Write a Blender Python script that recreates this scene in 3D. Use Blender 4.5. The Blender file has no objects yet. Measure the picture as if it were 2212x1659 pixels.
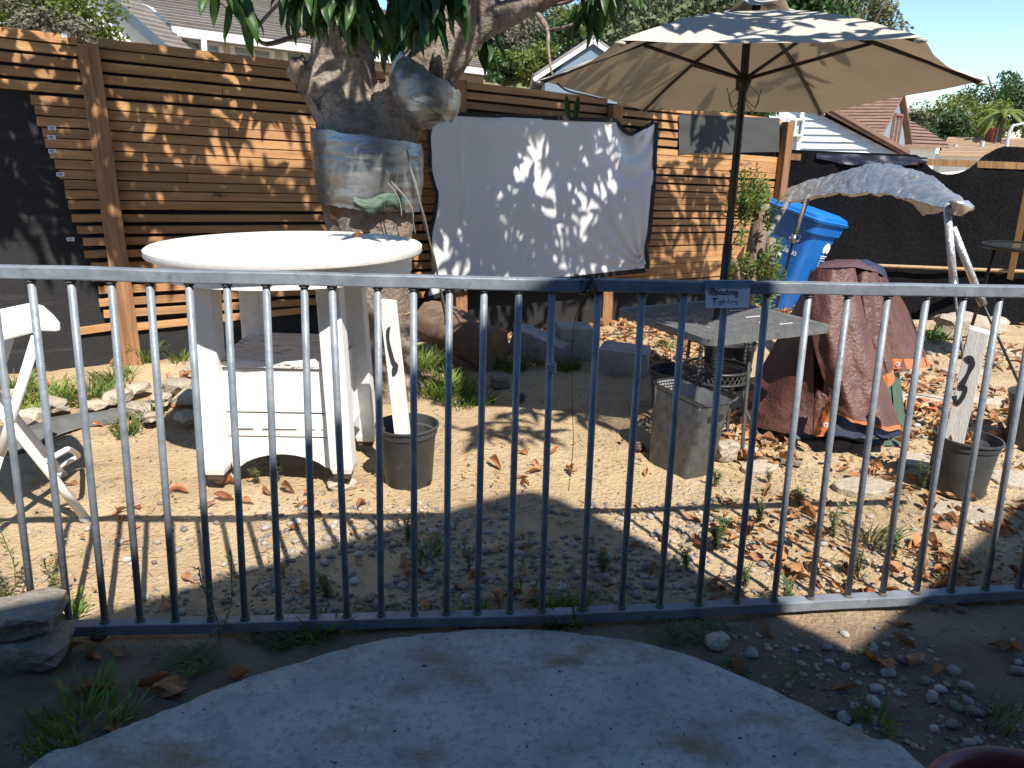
import bpy, bmesh, math, random
from mathutils import Vector, Matrix, noise
sc = bpy.context.scene
COL = sc.collection
R = random.Random(11)
# ------------------------------------------------------------------ camera
PITCH, ROLL, FPX, PW, PH = math.radians(17.1), math.radians(0.8), 1609.0, 2212.0, 1659.0
EYE = Vector((0, 0, 1.45))
FW = Vector((0, math.cos(PITCH), -math.sin(PITCH)))
_r0 = Vector((1, 0, 0)); _u0 = _r0.cross(FW)
RT = _r0*math.cos(ROLL) + _u0*math.sin(ROLL)
UP = _u0*math.cos(ROLL) - _r0*math.sin(ROLL)
cam = bpy.data.objects.new('camera', bpy.data.cameras.new('camera'))
COL.objects.link(cam)
m = Matrix((RT, UP, -FW)).transposed().to_4x4(); m.translation = EYE
cam.matrix_world = m
cam.data.sensor_fit = 'HORIZONTAL'; cam.data.sensor_width = 36.0
cam.data.lens = 36.0*FPX/PW
cam.data.clip_start = 0.05; cam.data.clip_end = 2000
sc.camera = cam
# ------------------------------------------------------------------ light
SUN_EL = math.radians(52.0)
SUN_H = Vector((0.475, -0.88, 0)).normalized()
SUN = Vector((SUN_H.x*math.cos(SUN_EL), SUN_H.y*math.cos(SUN_EL), math.sin(SUN_EL)))
w = bpy.data.worlds.new('World'); sc.world = w; w.use_nodes = True
nt = w.node_tree; nt.nodes.clear()
_o = nt.nodes.new('ShaderNodeOutputWorld'); _b = nt.nodes.new('ShaderNodeBackground')
_s = nt.nodes.new('ShaderNodeTexSky'); _s.sky_type = 'NISHITA'; _s.sun_disc = False
_s.sun_elevation = SUN_EL; _s.sun_rotation = math.atan2(SUN_H.x, SUN_H.y)
_s.air_density = 1.0; _s.dust_density = 0.0; _s.ozone_density = 2.0
_b.inputs[1].default_value = 0.105
# a few thin clouds all over the sky
_tc = nt.nodes.new('ShaderNodeTexCoord'); _mp = nt.nodes.new('ShaderNodeMapping'); _mp.inputs['Scale'].default_value = (1.2, 1.2, 5.0)
_n = nt.nodes.new('ShaderNodeTexNoise'); _n.inputs['Scale'].default_value = 2.6; _n.inputs['Detail'].default_value = 6; _n.inputs['Roughness'].default_value = 0.6
_cr = nt.nodes.new('ShaderNodeValToRGB'); _cr.color_ramp.elements[0].position = 0.62; _cr.color_ramp.elements[1].position = 0.82
_cr.color_ramp.elements[1].color = (0.55, 0.55, 0.55, 1)
_mx = nt.nodes.new('ShaderNodeMix'); _mx.data_type = 'RGBA'; _mx.inputs[7].default_value = (5.5, 5.8, 6.3, 1)
nt.links.new(_tc.outputs['Generated'], _mp.inputs[0]); nt.links.new(_mp.outputs[0], _n.inputs['Vector'])
nt.links.new(_n.outputs['Fac'], _cr.inputs[0]); nt.links.new(_cr.outputs[0], _mx.inputs[0])
_hs = nt.nodes.new('ShaderNodeHueSaturation'); _hs.inputs['Saturation'].default_value = 1.13; nt.links.new(_s.outputs[0], _hs.inputs['Color']); nt.links.new(_hs.outputs[0], _mx.inputs[6]); nt.links.new(_mx.outputs[2], _b.inputs[0]); nt.links.new(_b.outputs[0], _o.inputs[0])
sun = bpy.data.objects.new('sun', bpy.data.lights.new('sun', 'SUN')); COL.objects.link(sun)
sun.data.energy = 4.6; sun.data.angle = math.radians(0.53); sun.data.color = (1.0, 0.93, 0.82)
sun.rotation_euler = SUN.to_track_quat('Z', 'Y').to_euler()
sc.view_settings.view_transform = 'Standard'; sc.view_settings.look = 'None'
sc.view_settings.exposure = 1.0; sc.view_settings.gamma = 1.0; sc.view_settings.use_curve_mapping = False
sc.cycles.use_denoising = True; sc.cycles.max_bounces = 8; sc.cycles.transparent_max_bounces = 12
# ------------------------------------------------------------------ layout helpers: photo position -> point on a real surface
def ray(u, v):
    return (FW*FPX + RT*(u-PW/2) - UP*(v-PH/2)).normalized()
def G(u, v, z=0.0):
    d = ray(u, v); return EYE + d*((z-EYE.z)/d.z)
def Y(u, v, y):
    d = ray(u, v); return EYE + d*(y/d.y)
def VPL(u, v, p0, p1):
    d = ray(u, v); n = Vector((p1[1]-p0[1], p0[0]-p1[0], 0)); t = (Vector(p0)-EYE).dot(n)/d.dot(n); return EYE + d*t
def proj(p):
    q = p-EYE; zc = q.dot(FW)
    if zc < .05: return (-9999, -9999)
    return (PW/2 + FPX*q.dot(RT)/zc, PH/2 - FPX*q.dot(UP)/zc)
def rnd(a, b): return R.uniform(a, b)
# ------------------------------------------------------------------ materials
def M(name, c1, c2=None, scale=6, rough=.7, bump=0, bscale=40, metal=0, rndv=0, stretch=(1, 1, 1), detail=5, lo=.35, hi=.65,
      c3=None, crack=0, cracks=(5, 5, 2), c4=None, s4=60, lo4=.52, hi4=.7, s3=1.0, lo3=.5, hi3=.7, trans=0, spec=.5, tcol=None, rrand=0, coat=0, st3=None):
    m = bpy.data.materials.new(name); m.use_nodes = True
    t = m.node_tree; b = t.nodes['Principled BSDF']; L = t.links.new
    b.inputs['Roughness'].default_value = rough; b.inputs['Metallic'].default_value = metal
    b.inputs['Specular IOR Level'].default_value = spec
    if coat: b.inputs['Coat Weight'].default_value = coat; b.inputs['Coat Roughness'].default_value = .15
    tc = t.nodes.new('ShaderNodeTexCoord'); oi = t.nodes.new('ShaderNodeObjectInfo')
    off = t.nodes.new('ShaderNodeVectorMath'); off.operation = 'ADD'
    sc_ = t.nodes.new('ShaderNodeVectorMath'); sc_.operation = 'SCALE'; sc_.inputs[0].default_value = (17, 31, 23)
    L(oi.outputs['Random'], sc_.inputs['Scale']); L(tc.outputs['Object'], off.inputs[0]); L(sc_.outputs[0], off.inputs[1])
    mp = t.nodes.new('ShaderNodeMapping'); mp.inputs['Scale'].default_value = stretch; L(off.outputs[0], mp.inputs[0])
    def nz(s, d=detail, r=.6, src=mp):
        n = t.nodes.new('ShaderNodeTexNoise'); n.inputs['Scale'].default_value = s; n.inputs['Detail'].default_value = d
        n.inputs['Roughness'].default_value = r; L(src.outputs[0], n.inputs['Vector']); return n
    def ramp(src, a, bb):
        r = t.nodes.new('ShaderNodeMapRange'); r.inputs[1].default_value = a; r.inputs[2].default_value = bb
        L(src, r.inputs[0]); return r.outputs[0]
    def mix(f, a, bb):
        x = t.nodes.new('ShaderNodeMix'); x.data_type = 'RGBA'
        if isinstance(f, float): x.inputs[0].default_value = f
        else: L(f, x.inputs[0])
        for i, q in ((6, a), (7, bb)):
            if isinstance(q, tuple): x.inputs[i].default_value = (*q, 1)
            else: L(q, x.inputs[i])
        return x.outputs[2]
    c = c1
    if c2: c = mix(ramp(nz(scale).outputs['Fac'], lo, hi), c1, c2)
    if c3:
        src = mp
        if st3:
            src = t.nodes.new('ShaderNodeMapping'); src.inputs['Scale'].default_value = st3; L(off.outputs[0], src.inputs[0])
        c = mix(ramp(nz(s3, 6, .65, src).outputs['Fac'], lo3, hi3), c, c3)
    if c4: c = mix(ramp(nz(s4, 3, .7).outputs['Fac'], lo4, hi4), c, c4)
    if crack:
        cm_ = t.nodes.new('ShaderNodeMapping'); cm_.inputs['Scale'].default_value = cracks
        wv = nz(3.0, 3); ad = t.nodes.new('ShaderNodeVectorMath'); ad.operation = 'MULTIPLY_ADD'; ad.inputs[1].default_value = (.22, .22, .22)
        L(wv.outputs['Color'], ad.inputs[0]); L(off.outputs[0], ad.inputs[2]); L(ad.outputs[0], cm_.inputs[0])
        vo = t.nodes.new('ShaderNodeTexVoronoi'); vo.feature = 'DISTANCE_TO_EDGE'; vo.inputs['Scale'].default_value = 1.0; L(cm_.outputs[0], vo.inputs['Vector'])
        ms_ = ramp(nz(2.2).outputs['Fac'], .53, .66); e_ = ramp(vo.outputs['Distance'], .055, .012)
        mu_ = t.nodes.new('ShaderNodeMath'); mu_.operation = 'MULTIPLY'; L(ms_, mu_.inputs[0]); L(e_, mu_.inputs[1])
        c = mix(mu_.outputs[0], c, (.035, .028, .022))
    if rndv:
        h = t.nodes.new('ShaderNodeHueSaturation')
        r = t.nodes.new('ShaderNodeMapRange'); r.inputs[3].default_value = 1-rndv; r.inputs[4].default_value = 1+rndv
        L(oi.outputs['Random'], r.inputs[0]); L(r.outputs[0], h.inputs['Value'])
        mh = t.nodes.new('ShaderNodeMath'); mh.operation = 'MULTIPLY'; mh.inputs[1].default_value = 7.31; L(oi.outputs['Random'], mh.inputs[0])
        fr = t.nodes.new('ShaderNodeMath'); fr.operation = 'FRACT'; L(mh.outputs[0], fr.inputs[0])
        r2 = t.nodes.new('ShaderNodeMapRange'); r2.inputs[3].default_value = .5-rndv*.025; r2.inputs[4].default_value = .5+rndv*.025
        L(fr.outputs[0], r2.inputs[0]); L(r2.outputs[0], h.inputs['Hue'])
        if isinstance(c, tuple): h.inputs['Color'].default_value = (*c, 1)
        else: L(c, h.inputs['Color'])
        c = h.outputs[0]
    if isinstance(c, tuple): b.inputs['Base Color'].default_value = (*c, 1)
    else: L(c, b.inputs['Base Color'])
    if rrand:
        rr = t.nodes.new('ShaderNodeMapRange'); rr.inputs[1].default_value = .3; rr.inputs[2].default_value = .7
        rr.inputs[3].default_value = max(0, rough-rrand); rr.inputs[4].default_value = min(1, rough+rrand)
        L(nz(scale*2.3).outputs['Fac'], rr.inputs[0]); L(rr.outputs[0], b.inputs['Roughness'])
    if bump:
        n = nz(bscale, 6, .62); bm = t.nodes.new('ShaderNodeBump'); bm.inputs['Strength'].default_value = min(1, bump)
        bm.inputs['Distance'].default_value = .02*max(1, bump); L(n.outputs['Fac'], bm.inputs['Height']); L(bm.outputs[0], b.inputs['Normal'])
    if trans:
        tr = t.nodes.new('ShaderNodeBsdfTranslucent'); ms = t.nodes.new('ShaderNodeMixShader'); ms.inputs[0].default_value = trans
        if tcol: tr.inputs[0].default_value = (*tcol, 1)
        elif isinstance(c, tuple): tr.inputs[0].default_value = (*c, 1)
        else: L(c, tr.inputs[0])
        L(b.outputs[0], ms.inputs[1]); L(tr.outputs[0], ms.inputs[2]); L(ms.outputs[0], t.nodes['Material Output'].inputs[0])
    return m
MT = dict(
 slat=M('redwood_slat', (.46, .25, .108), (.30, .152, .06), 3, .75, .35, 30, rndv=.24, stretch=(.6, 9, 9), c3=(.10, .05, .025), s3=1.6, lo3=.62, hi3=.72, st3=(2, 5, 5)),
 post=M('redwood_post', (.38, .205, .093), (.20, .098, .042), 4, .75, .45, 30, rndv=.1, stretch=(12, 12, .5), c3=(.11, .05, .025), s3=1.2, lo3=.66, hi3=.74, st3=(5, 5, 2)),
 cloth=M('black_shade_cloth', (.009, .009, .011), (.036, .036, .038), 210, .9, .4, 260, lo=.42, hi=.74, c3=(.055, .055, .058), s3=2, lo3=.55, hi3=.85, st3=(1, 1, 9)),  # lighter specks in the colour stand for sunlight through the mesh holes
 mesh=M('grey_mesh_cloth', (.035, .04, .04), (.07, .075, .075), 200, .9, .3, 250, stretch=(1, 1, 3)),
 rail=M('galvanised_rail', (.15, .175, .21), (.235, .265, .305), 14, .48, .12, 60, metal=.15, rndv=.06, c3=(.09, .10, .12), s3=25, lo3=.60, hi3=.75, rrand=.12),
 white=M('white_paint', (.80, .80, .79), (.72, .72, .70), 4, .5, .08, 40, c3=(.34, .30, .26), s3=11, lo3=.665, hi3=.70, c4=(.64, .62, .585), s4=30, lo4=.55, hi4=.75),
 whitec=M('white_plastic', (.80, .80, .80), (.70, .70, .69), 6, .4, .05, 50),
 peel=M('peeling_white_paint', (.72, .70, .70), (.6, .56, .56), 3, .6, .2, 60, stretch=(2, 7, 7), c3=(.10, .065, .05), s3=6, lo3=.585, hi3=.61, st3=(2, 9, 9)),
 screen=M('white_fabric', (.80, .80, .82), (.75, .75, .78), 3, .8, .06, 400, trans=.12),
 black=M('black_fabric', (.012, .012, .014), None, rough=.8),
 blackm=M('black_metal', (.014, .013, .014), (.03, .028, .028), 20, .45, .1, 80),
 tape=M('silver_tape', (.20, .215, .23), (.33, .345, .355), 3, .28, .14, 30, metal=.7, stretch=(1.5, 1.5, 5), c3=(.24, .225, .19), s3=2, lo3=.5, hi3=.8, rrand=.06),
 weld=M('weld_bead', (.13, .10, .08), (.07, .06, .055), 60, .7, .3, 100),
 foil=M('silver_foil', (.60, .575, .54), (.46, .445, .42), 7, .30, .3, 25, metal=.72, c3=(.55, .53, .5), s3=4, lo3=.55, hi3=.75),
 kraft=M('foil_backing', (.42, .38, .32), (.6, .58, .55), 8, .7, .8, 15),
 bark=M('magnolia_bark', (.20, .162, .13), (.32, .275, .235), 5, .92, 1.5, 34, c3=(.17, .092, .048), s3=3.0, lo3=.48, hi3=.66, c4=(.11, .088, .07), s4=26, lo4=.54, hi4=.70, crack=1, cracks=(6, 6, 2.6), detail=8),
 leaf=M('magnolia_leaf', (.022, .055, .014), (.034, .078, .018), 12, .42, .12, 30, rndv=.35, trans=.15, tcol=(.07, .17, .02), spec=.35),
 deadleaf=M('dry_leaf', (.36, .165, .065), (.20, .09, .042), 14, .6, .3, 40, rndv=.38, trans=.12, tcol=(.5, .18, .03)),
 litter=M('leaf_litter', (.36, .17, .07), (.20, .085, .035), 9, .75, .3, 40, c3=(.42, .28, .14), s3=14, lo3=.5, hi3=.6),
 tarp=M('brown_tarp', (.085, .034, .027), (.125, .054, .043), 9, .42, .45, 55, spec=.5, coat=.22, c3=(.16, .085, .07), s3=5, lo3=.6, hi3=.8),
 tarpo=M('orange_tarp_hem', (.50, .15, .045), (.40, .12, .04), 10, .4, .3, 60),
 tarpb=M('blue_black_tarp', (.018, .024, .05), (.03, .035, .06), 8, .4, .3, 50),
 tarpg=M('green_canvas', (.07, .115, .085), (.05, .085, .065), 8, .6, .35, 40),
 blue=M('blue_bin_plastic', (.008, .13, .50), (.012, .16, .56), 7, .42, .08, 90, c3=(.08, .25, .6), s3=45, lo3=.66, hi3=.74),
 print=M('white_print', (.75, .78, .82), None, rough=.6),
 pot=M('grey_nursery_pot', (.034, .037, .04), (.06, .063, .066), 8, .5, .12, 50, c3=(.12, .115, .105), s3=14, lo3=.62, hi3=.8),
 bin=M('metal_look_bin', (.065, .07, .076), (.125, .132, .14), 22, .42, .12, 70, metal=.35, c3=(.21, .22, .23), s3=40, lo3=.62, hi3=.72, st3=(1, 1, .3)),
 binin=M('bin_inside', (.3, .31, .33), (.2, .2, .21), 20, .5),
 umb=M('beige_canvas', (.64, .61, .56), (.57, .535, .475), 5, .85, .2, 180, trans=.30, tcol=(.205, .15, .092), c3=(.26, .20, .14), s3=18, lo3=.69, hi3=.77),
 paper=M('paper', (.72, .74, .8), None, rough=.8, bump=.05, bscale=30),
 ink=M('blue_black_ink', (.02, .02, .03), None, rough=.7),
 btape=M('blue_masking_tape', (.12, .235, .31), (.15, .27, .35), 10, .6, .2, 40),
 conc=M('patio_concrete', (.55, .565, .54), (.41, .425, .42), 5, .9, .9, 130, lo=.42, hi=.58, c3=(.30, .235, .15), s3=2.3, lo3=.53, hi3=.67, st3=(1.0, 2.0, 1), detail=9, c4=(.22, .225, .225), s4=48, lo4=.50, hi4=.78),
 block=M('cement_block', (.32, .315, .305), (.42, .415, .40), 9, .92, .8, 90, c3=(.18, .165, .145), s3=4, lo3=.55, hi3=.7, c4=(.16, .155, .15), s4=60, lo4=.55, hi4=.7),
 stone=M('concrete_rubble', (.46, .40, .31), (.36, .31, .25), 8, .95, .8, 45, rndv=.18, c3=(.22, .18, .14), s3=5, lo3=.6, hi3=.75, c4=(.25, .21, .17), s4=40, lo4=.55, hi4=.72),
 stoned=M('mossy_chunk', (.26, .235, .20), (.18, .165, .14), 9, .95, .9, 40, c3=(.36, .33, .28), s3=12, lo3=.55, hi3=.7),
 pebble=M('river_pebble', (.20, .185, .17), (.29, .26, .23), 10, .7, .2, 80, rndv=.5),
 gravel=M('gravel', (.14, .13, .13), (.36, .30, .235), 9, .8, .2, 90, lo=.42, hi=.58, detail=2),
 log=M('weathered_log', (.20, .135, .095), (.12, .08, .055), 4, .9, .7, 25, stretch=(1, 7, 7), c3=(.28, .22, .17), s3=5, lo3=.6, hi3=.75),
 logcut=M('cut_wood', (.25, .15, .075), (.18, .10, .05), 7, .9, .5, 40),
 oldwood=M('whitewashed_board', (.74, .73, .71), (.58, .56, .53), 4, .8, .4, 40, stretch=(9, 9, .8)),
 stake=M('pine_stake', (.43, .29, .17), (.34, .22, .12), 4, .8, .2, 40, stretch=(9, 9, .8)),
 grass=M('grass_blade', (.085, .16, .025), (.16, .22, .04), 3, .6, rndv=.3, trans=.25, tcol=(.15, .26, .03)),
 drygrass=M('dry_weed', (.20, .19, .08), (.11, .145, .05), 5, .75, rndv=.25, trans=.2),
 weed=M('weed_leaf', (.075, .12, .045), (.12, .17, .06), 6, .7, rndv=.3, trans=.2),
 shrub=M('podocarpus_leaf', (.055, .115, .02), (.13, .20, .03), 5, .5, rndv=.3, trans=.22, tcol=(.2, .3, .03)),
 wood=M('dead_trunk', (.28, .225, .17), (.19, .145, .105), 5, .9, .6, 30, stretch=(6, 6, 1)),
 terra=M('terracotta_glaze', (.20, .055, .045), (.16, .045, .04), 6, .4, .1, 40),
 glass=M('table_glass', (.05, .06, .06), None, rough=.08, spec=.8),
 wire=M('thin_wire', (.05, .045, .04), None, rough=.5, metal=.6),
 rope=M('grey_rope', (.42, .43, .43), (.3, .3, .3), 60, .9, .4, 120),
 strap=M('pale_strap', (.24, .235, .21), (.17, .165, .15), 20, .8, .3, 60),
 tmesh=M('grey_table_metal', (.11, .115, .12), (.17, .175, .18), 22, .5, .1, 60, metal=.2),
 dsiding=M('dark_house_siding', (.07, .065, .06), (.05, .047, .045), 3, .9),
 bfab=M('black_fabric_fence', (.0025, .0025, .004), (.009, .009, .011), 40, .95, .5, 90, spec=.15),
 stucco=M('pale_stucco', (.60, .55, .46), (.55, .50, .42), 6, .95, .4, 60),
 stuccow=M('white_stucco', (.70, .70, .68), (.64, .64, .62), 3, .9, .2, 50),
 rooft=M('grey_brown_roof_tile', (.20, .175, .155), (.155, .135, .12), 3, .9, .4, 30, rndv=.12, stretch=(1, 1, 1)),
 roofb=M('brown_shingle', (.205, .125, .095), (.15, .09, .07), 6, .95, .5, 20, rndv=.14),
 rooftan=M('tan_roof', (.34, .23, .15), (.28, .19, .12), 4, .95, .4, 20, rndv=.1),
 roofg=M('grey_shingle', (.22, .21, .205), (.17, .165, .16), 5, .95, .4, 20, rndv=.1),
 trimw=M('white_trim', (.78, .79, .8), None, rough=.5),
 trimb=M('slate_blue_trim', (.06, .085, .11), (.05, .075, .095), 3, .7),
 bluewall=M('blue_stucco', (.17, .235, .30), (.155, .215, .28), 3, .9, .2, 50),
 siding=M('white_siding', (.52, .58, .65), (.48, .54, .61), 4, .6, rndv=.04),
 win=M('window_glass', (.20, .25, .26), (.38, .42, .42), 2, .15, spec=.8, stretch=(1, 1, 8)),
 brick=M('red_brick', (.32, .10, .055), (.24, .075, .045), 10, .9, .4, 40, rndv=.15),
 foliage_olive=M('olive_foliage', (.10, .125, .06), (.16, .18, .09), 2, .75, rndv=.1, trans=.2),
 foliage_dark=M('dark_foliage', (.03, .07, .018), (.06, .11, .025), 2, .65, rndv=.1, trans=.2),
 foliage_lime=M('yellow_green_foliage', (.13, .16, .025), (.08, .12, .02), 2, .65, rndv=.1, trans=.25, tcol=(.22, .27, .03)),
 foliage_brush=M('dry_brush_foliage', (.15, .135, .095), (.11, .11, .065), 2, .85, rndv=.1, trans=.1),
 trunkf=M('far_trunk', (.12, .095, .07), (.08, .065, .05), 4, .9),
 hill=M('dry_hill', (.20, .165, .09), (.10, .12, .045), .5, .95, .5, 4),
 lampm=M('lamp_grey', (.4, .41, .42), None, rough=.5),
 fabricg=M('weed_fabric', (.075, .08, .08), (.13, .13, .125), 7, .85, .3, 60),
 cone=M('pine_cone', (.10, .065, .045), (.17, .12, .085), 30, .85, .6, 60),
 pvc=M('foil_wrapped_pipe', (.60, .62, .65), (.5, .52, .55), 12, .3, .6, 30, metal=.6),
 pvcg=M('grey_pipe', (.17, .165, .155), (.13, .125, .115), 10, .6, .2, 40),
 rust=M('rust_spot', (.06, .04, .03), None, rough=.8),
)
# ------------------------------------------------------------------ mesh builder (world coordinates)
class MB:
    def __init__(s): s.v = []; s.f = []; s.mi = []; s.cur = 0
    def add(s, vs, fs):
        o = len(s.v); s.v += [Vector(q) for q in vs]; s.f += [[i+o for i in q] for q in fs]; s.mi += [s.cur]*len(fs); return s
    def box(s, c, d, M3=None):
        c = Vector(c); vs = []
        for x in (-.5, .5):
            for y in (-.5, .5):
                for z in (-.5, .5):
                    q = Vector((x*d[0], y*d[1], z*d[2])); vs.append(c + (M3 @ q if M3 else q))
        return s.add(vs, [[0, 1, 3, 2], [4, 6, 7, 5], [0, 4, 5, 1], [2, 3, 7, 6], [0, 2, 6, 4], [1, 5, 7, 3]])
    def beam(s, a, b, w, h, up=(0, 0, 1)):
        a = Vector(a); b = Vector(b); d = (b-a); L = d.length; d.normalize()
        x = Vector(up).cross(d)
        if x.length < 1e-4: x = Vector((1, 0, 0)).cross(d)
        x.normalize(); y = d.cross(x)
        return s.box((a+b)/2, (w, h, L), Matrix((x, y, d)).transposed())
    def tube(s, pts, rad, n=8, cap=True, sx=1.0):
        pts = [Vector(p) for p in pts]; k = len(pts)
        if not isinstance(rad, (list, tuple)): rad = [rad]*k
        t0 = (pts[1]-pts[0]).normalized(); x = t0.orthogonal().normalized(); o = len(s.v); vs = []
        for i, p in enumerate(pts):
            t = ((pts[min(i+1, k-1)]-pts[max(i-1, 0)])).normalized()
            x = (x - t*x.dot(t)).normalized(); y = t.cross(x)
            for j in range(n):
                a = 2*math.pi*j/n; vs.append(p + (x*math.cos(a)*sx + y*math.sin(a))*rad[i])
        fs = []
        for i in range(k-1):
            for j in range(n): fs.append([i*n+j, i*n+(j+1) % n, (i+1)*n+(j+1) % n, (i+1)*n+j])
        if cap: fs.append(list(range(n))[::-1]); fs.append([(k-1)*n+j for j in range(n)])
        return s.add(vs, fs)
    def lathe(s, prof, c, n=32, M3=None):
        c = Vector(c); vs = []
        for r, z in prof:
            for j in range(n):
                a = 2*math.pi*j/n; q = Vector((r*math.cos(a), r*math.sin(a), z)); vs.append(c + (M3 @ q if M3 else q))
        fs = []
        for i in range(len(prof)-1):
            for j in range(n): fs.append([i*n+j, i*n+(j+1) % n, (i+1)*n+(j+1) % n, (i+1)*n+j])
        return s.add(vs, fs)
    def disc(s, c, r, n=32, M3=None):
        c = Vector(c); vs = [c + (M3 @ Vector((r*math.cos(2*math.pi*j/n), r*math.sin(2*math.pi*j/n), 0)) if M3 else Vector((r*math.cos(2*math.pi*j/n), r*math.sin(2*math.pi*j/n), 0))) for j in range(n)]
        return s.add(vs, [list(range(n))])
    def prism(s, poly, off):
        poly = [Vector(p) for p in poly]; off = Vector(off); n = len(poly)
        return s.add(poly + [p+off for p in poly], [list(range(n))[::-1], list(range(n, 2*n))] + [[i, (i+1) % n, n+(i+1) % n, n+i] for i in range(n)])
    def grid(s, fn, nu, nv):
        vs = [fn(i/nu, j/nv) for j in range(nv+1) for i in range(nu+1)]
        return s.add(vs, [[j*(nu+1)+i, j*(nu+1)+i+1, (j+1)*(nu+1)+i+1, (j+1)*(nu+1)+i] for j in range(nv) for i in range(nu)])
    def rock(s, c, d, seed, rot=0, box=.5, rough=.22, sub=2, tilt=0):
        bm = bmesh.new(); bmesh.ops.create_icosphere(bm, subdivisions=sub, radius=1); c = Vector(c)
        Rm = Matrix.Rotation(rot, 3, 'Z') @ Matrix.Rotation(tilt, 3, 'X'); vs = []
        sv = Vector((seed*3.7, seed*1.9, seed*.7))
        for v in bm.verts:
            q = v.co.copy(); mx = max(abs(q.x), abs(q.y), abs(q.z)); q = q*(1-box) + (q/mx)*box*.86
            q *= 1 + rough*(noise.noise(q*1.3+sv) + .5*noise.noise(q*3.1+sv))
            vs.append(c + Rm @ Vector((q.x*d[0]/2, q.y*d[1]/2, q.z*d[2]/2)))
        fs = [[x.index for x in f.verts] for f in bm.faces]; bm.free(); return s.add(vs, fs)
    def build(s, name, mat, parent=None, smooth=False, bevel=0, sharp=None):
        org = Vector((0, 0, 0)); p = parent
        while p is not None: org += p.location; p = p.parent
        c0 = Vector((0, 0, 0))
        if parent is None and s.v:
            xs = [q.x for q in s.v]; ys = [q.y for q in s.v]; zs = [q.z for q in s.v]
            c0 = Vector(((min(xs)+max(xs))/2, (min(ys)+max(ys))/2, min(zs)))
        org = org + c0
        me = bpy.data.meshes.new(name); me.from_pydata([tuple(q-org) for q in s.v], [], s.f)
        for mm in (mat if isinstance(mat, (list, tuple)) else [mat]): me.materials.append(MT[mm] if isinstance(mm, str) else mm)
        if any(s.mi): me.polygons.foreach_set('material_index', s.mi)
        me.polygons.foreach_set('use_smooth', [bool(smooth)]*len(me.polygons)); me.update()
        o = bpy.data.objects.new(name, me); COL.objects.link(o); o.location = c0
        if parent: o.parent = parent
        if bevel:
            b = o.modifiers.new('bevel', 'BEVEL'); b.width = bevel; b.segments = 2; b.limit_method = 'ANGLE'; b.angle_limit = math.radians(40)
        if smooth and sharp:
            try: me.set_sharp_from_angle(angle=math.radians(sharp))
            except Exception: pass
        return o
def tag(o, label, cat, group=None, kind=None):
    if label: o['label'] = label
    if cat: o['category'] = cat
    if group: o['group'] = group
    if kind: o['kind'] = kind
    return o
def struct(o): o['kind'] = 'structure'; return o
def stuff(o): o['kind'] = 'stuff'; return o
def thing(name, label, cat, loc=(0, 0, 0), group=None):
    o = bpy.data.objects.new(name, None); o.empty_display_size = .1; COL.objects.link(o); o.location = loc
    return tag(o, label, cat, group)
def inst(name, me, mat4, parent=None):
    o = bpy.data.objects.new(name, me); COL.objects.link(o); 
    if parent:
        o.parent = parent; org = Vector((0, 0, 0)); p = parent
        while p is not None: org += p.location; p = p.parent
        mat4 = Matrix.Translation(-org) @ mat4
    o.matrix_basis = mat4; return o
def spl(pts, n=6):
    pts = [Vector(p) for p in pts]; out = []
    for i in range(len(pts)-1):
        p0 = pts[max(i-1, 0)]; p1 = pts[i]; p2 = pts[i+1]; p3 = pts[min(i+2, len(pts)-1)]
        for k in range(n):
            t = k/n; out.append(.5*((2*p1) + (p2-p0)*t + (2*p0-5*p1+4*p2-p3)*t*t + (3*p1-p0-3*p2+p3)*t**3))
    out.append(pts[-1]); return out
def lerp(a, b, t): return a + (b-a)*t
# ================================================================== ground
def gh(x, y):
    if y > 9 or y < -3 or abs(x) > 6: return -.02
    q = Vector((x, y, 0)); a = .014*noise.noise(q*2.1) + .009*noise.noise(q*6.3) + .007*noise.noise(q*15) + .005*noise.noise(q*34)
    # low bed of earth along the left part of the slat fence
    d = y - (4.15 + (x+3)*.42)
    if x < -.9 and d > 0: a += min(.07, d*.16)*min(1, (-.9-x)/.5)
    return a
def axis(lo, a, b, hi, st):
    out = []; k = a; 
    while k < b: out.append(k); k += st
    out.append(b); s = st; k = b
    while k < hi: s *= 1.35; k += s; out.append(min(k, hi))
    s = st; k = a
    while k > lo: s *= 1.35; k -= s; out.insert(0, max(k, lo))
    return out
xs = axis(-400, -3.4, 4.2, 400, .034); ys = axis(-60, 1.25, 7.2, 900, .034)
me = bpy.data.meshes.new('ground')
me.from_pydata([(x, y, gh(x, y)) for y in ys for x in xs], [], [[j*len(xs)+i, j*len(xs)+i+1, (j+1)*len(xs)+i+1, (j+1)*len(xs)+i] for j in range(len(ys)-1) for i in range(len(xs)-1)])
me.polygons.foreach_set('use_smooth', [True]*len(me.polygons))
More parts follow.
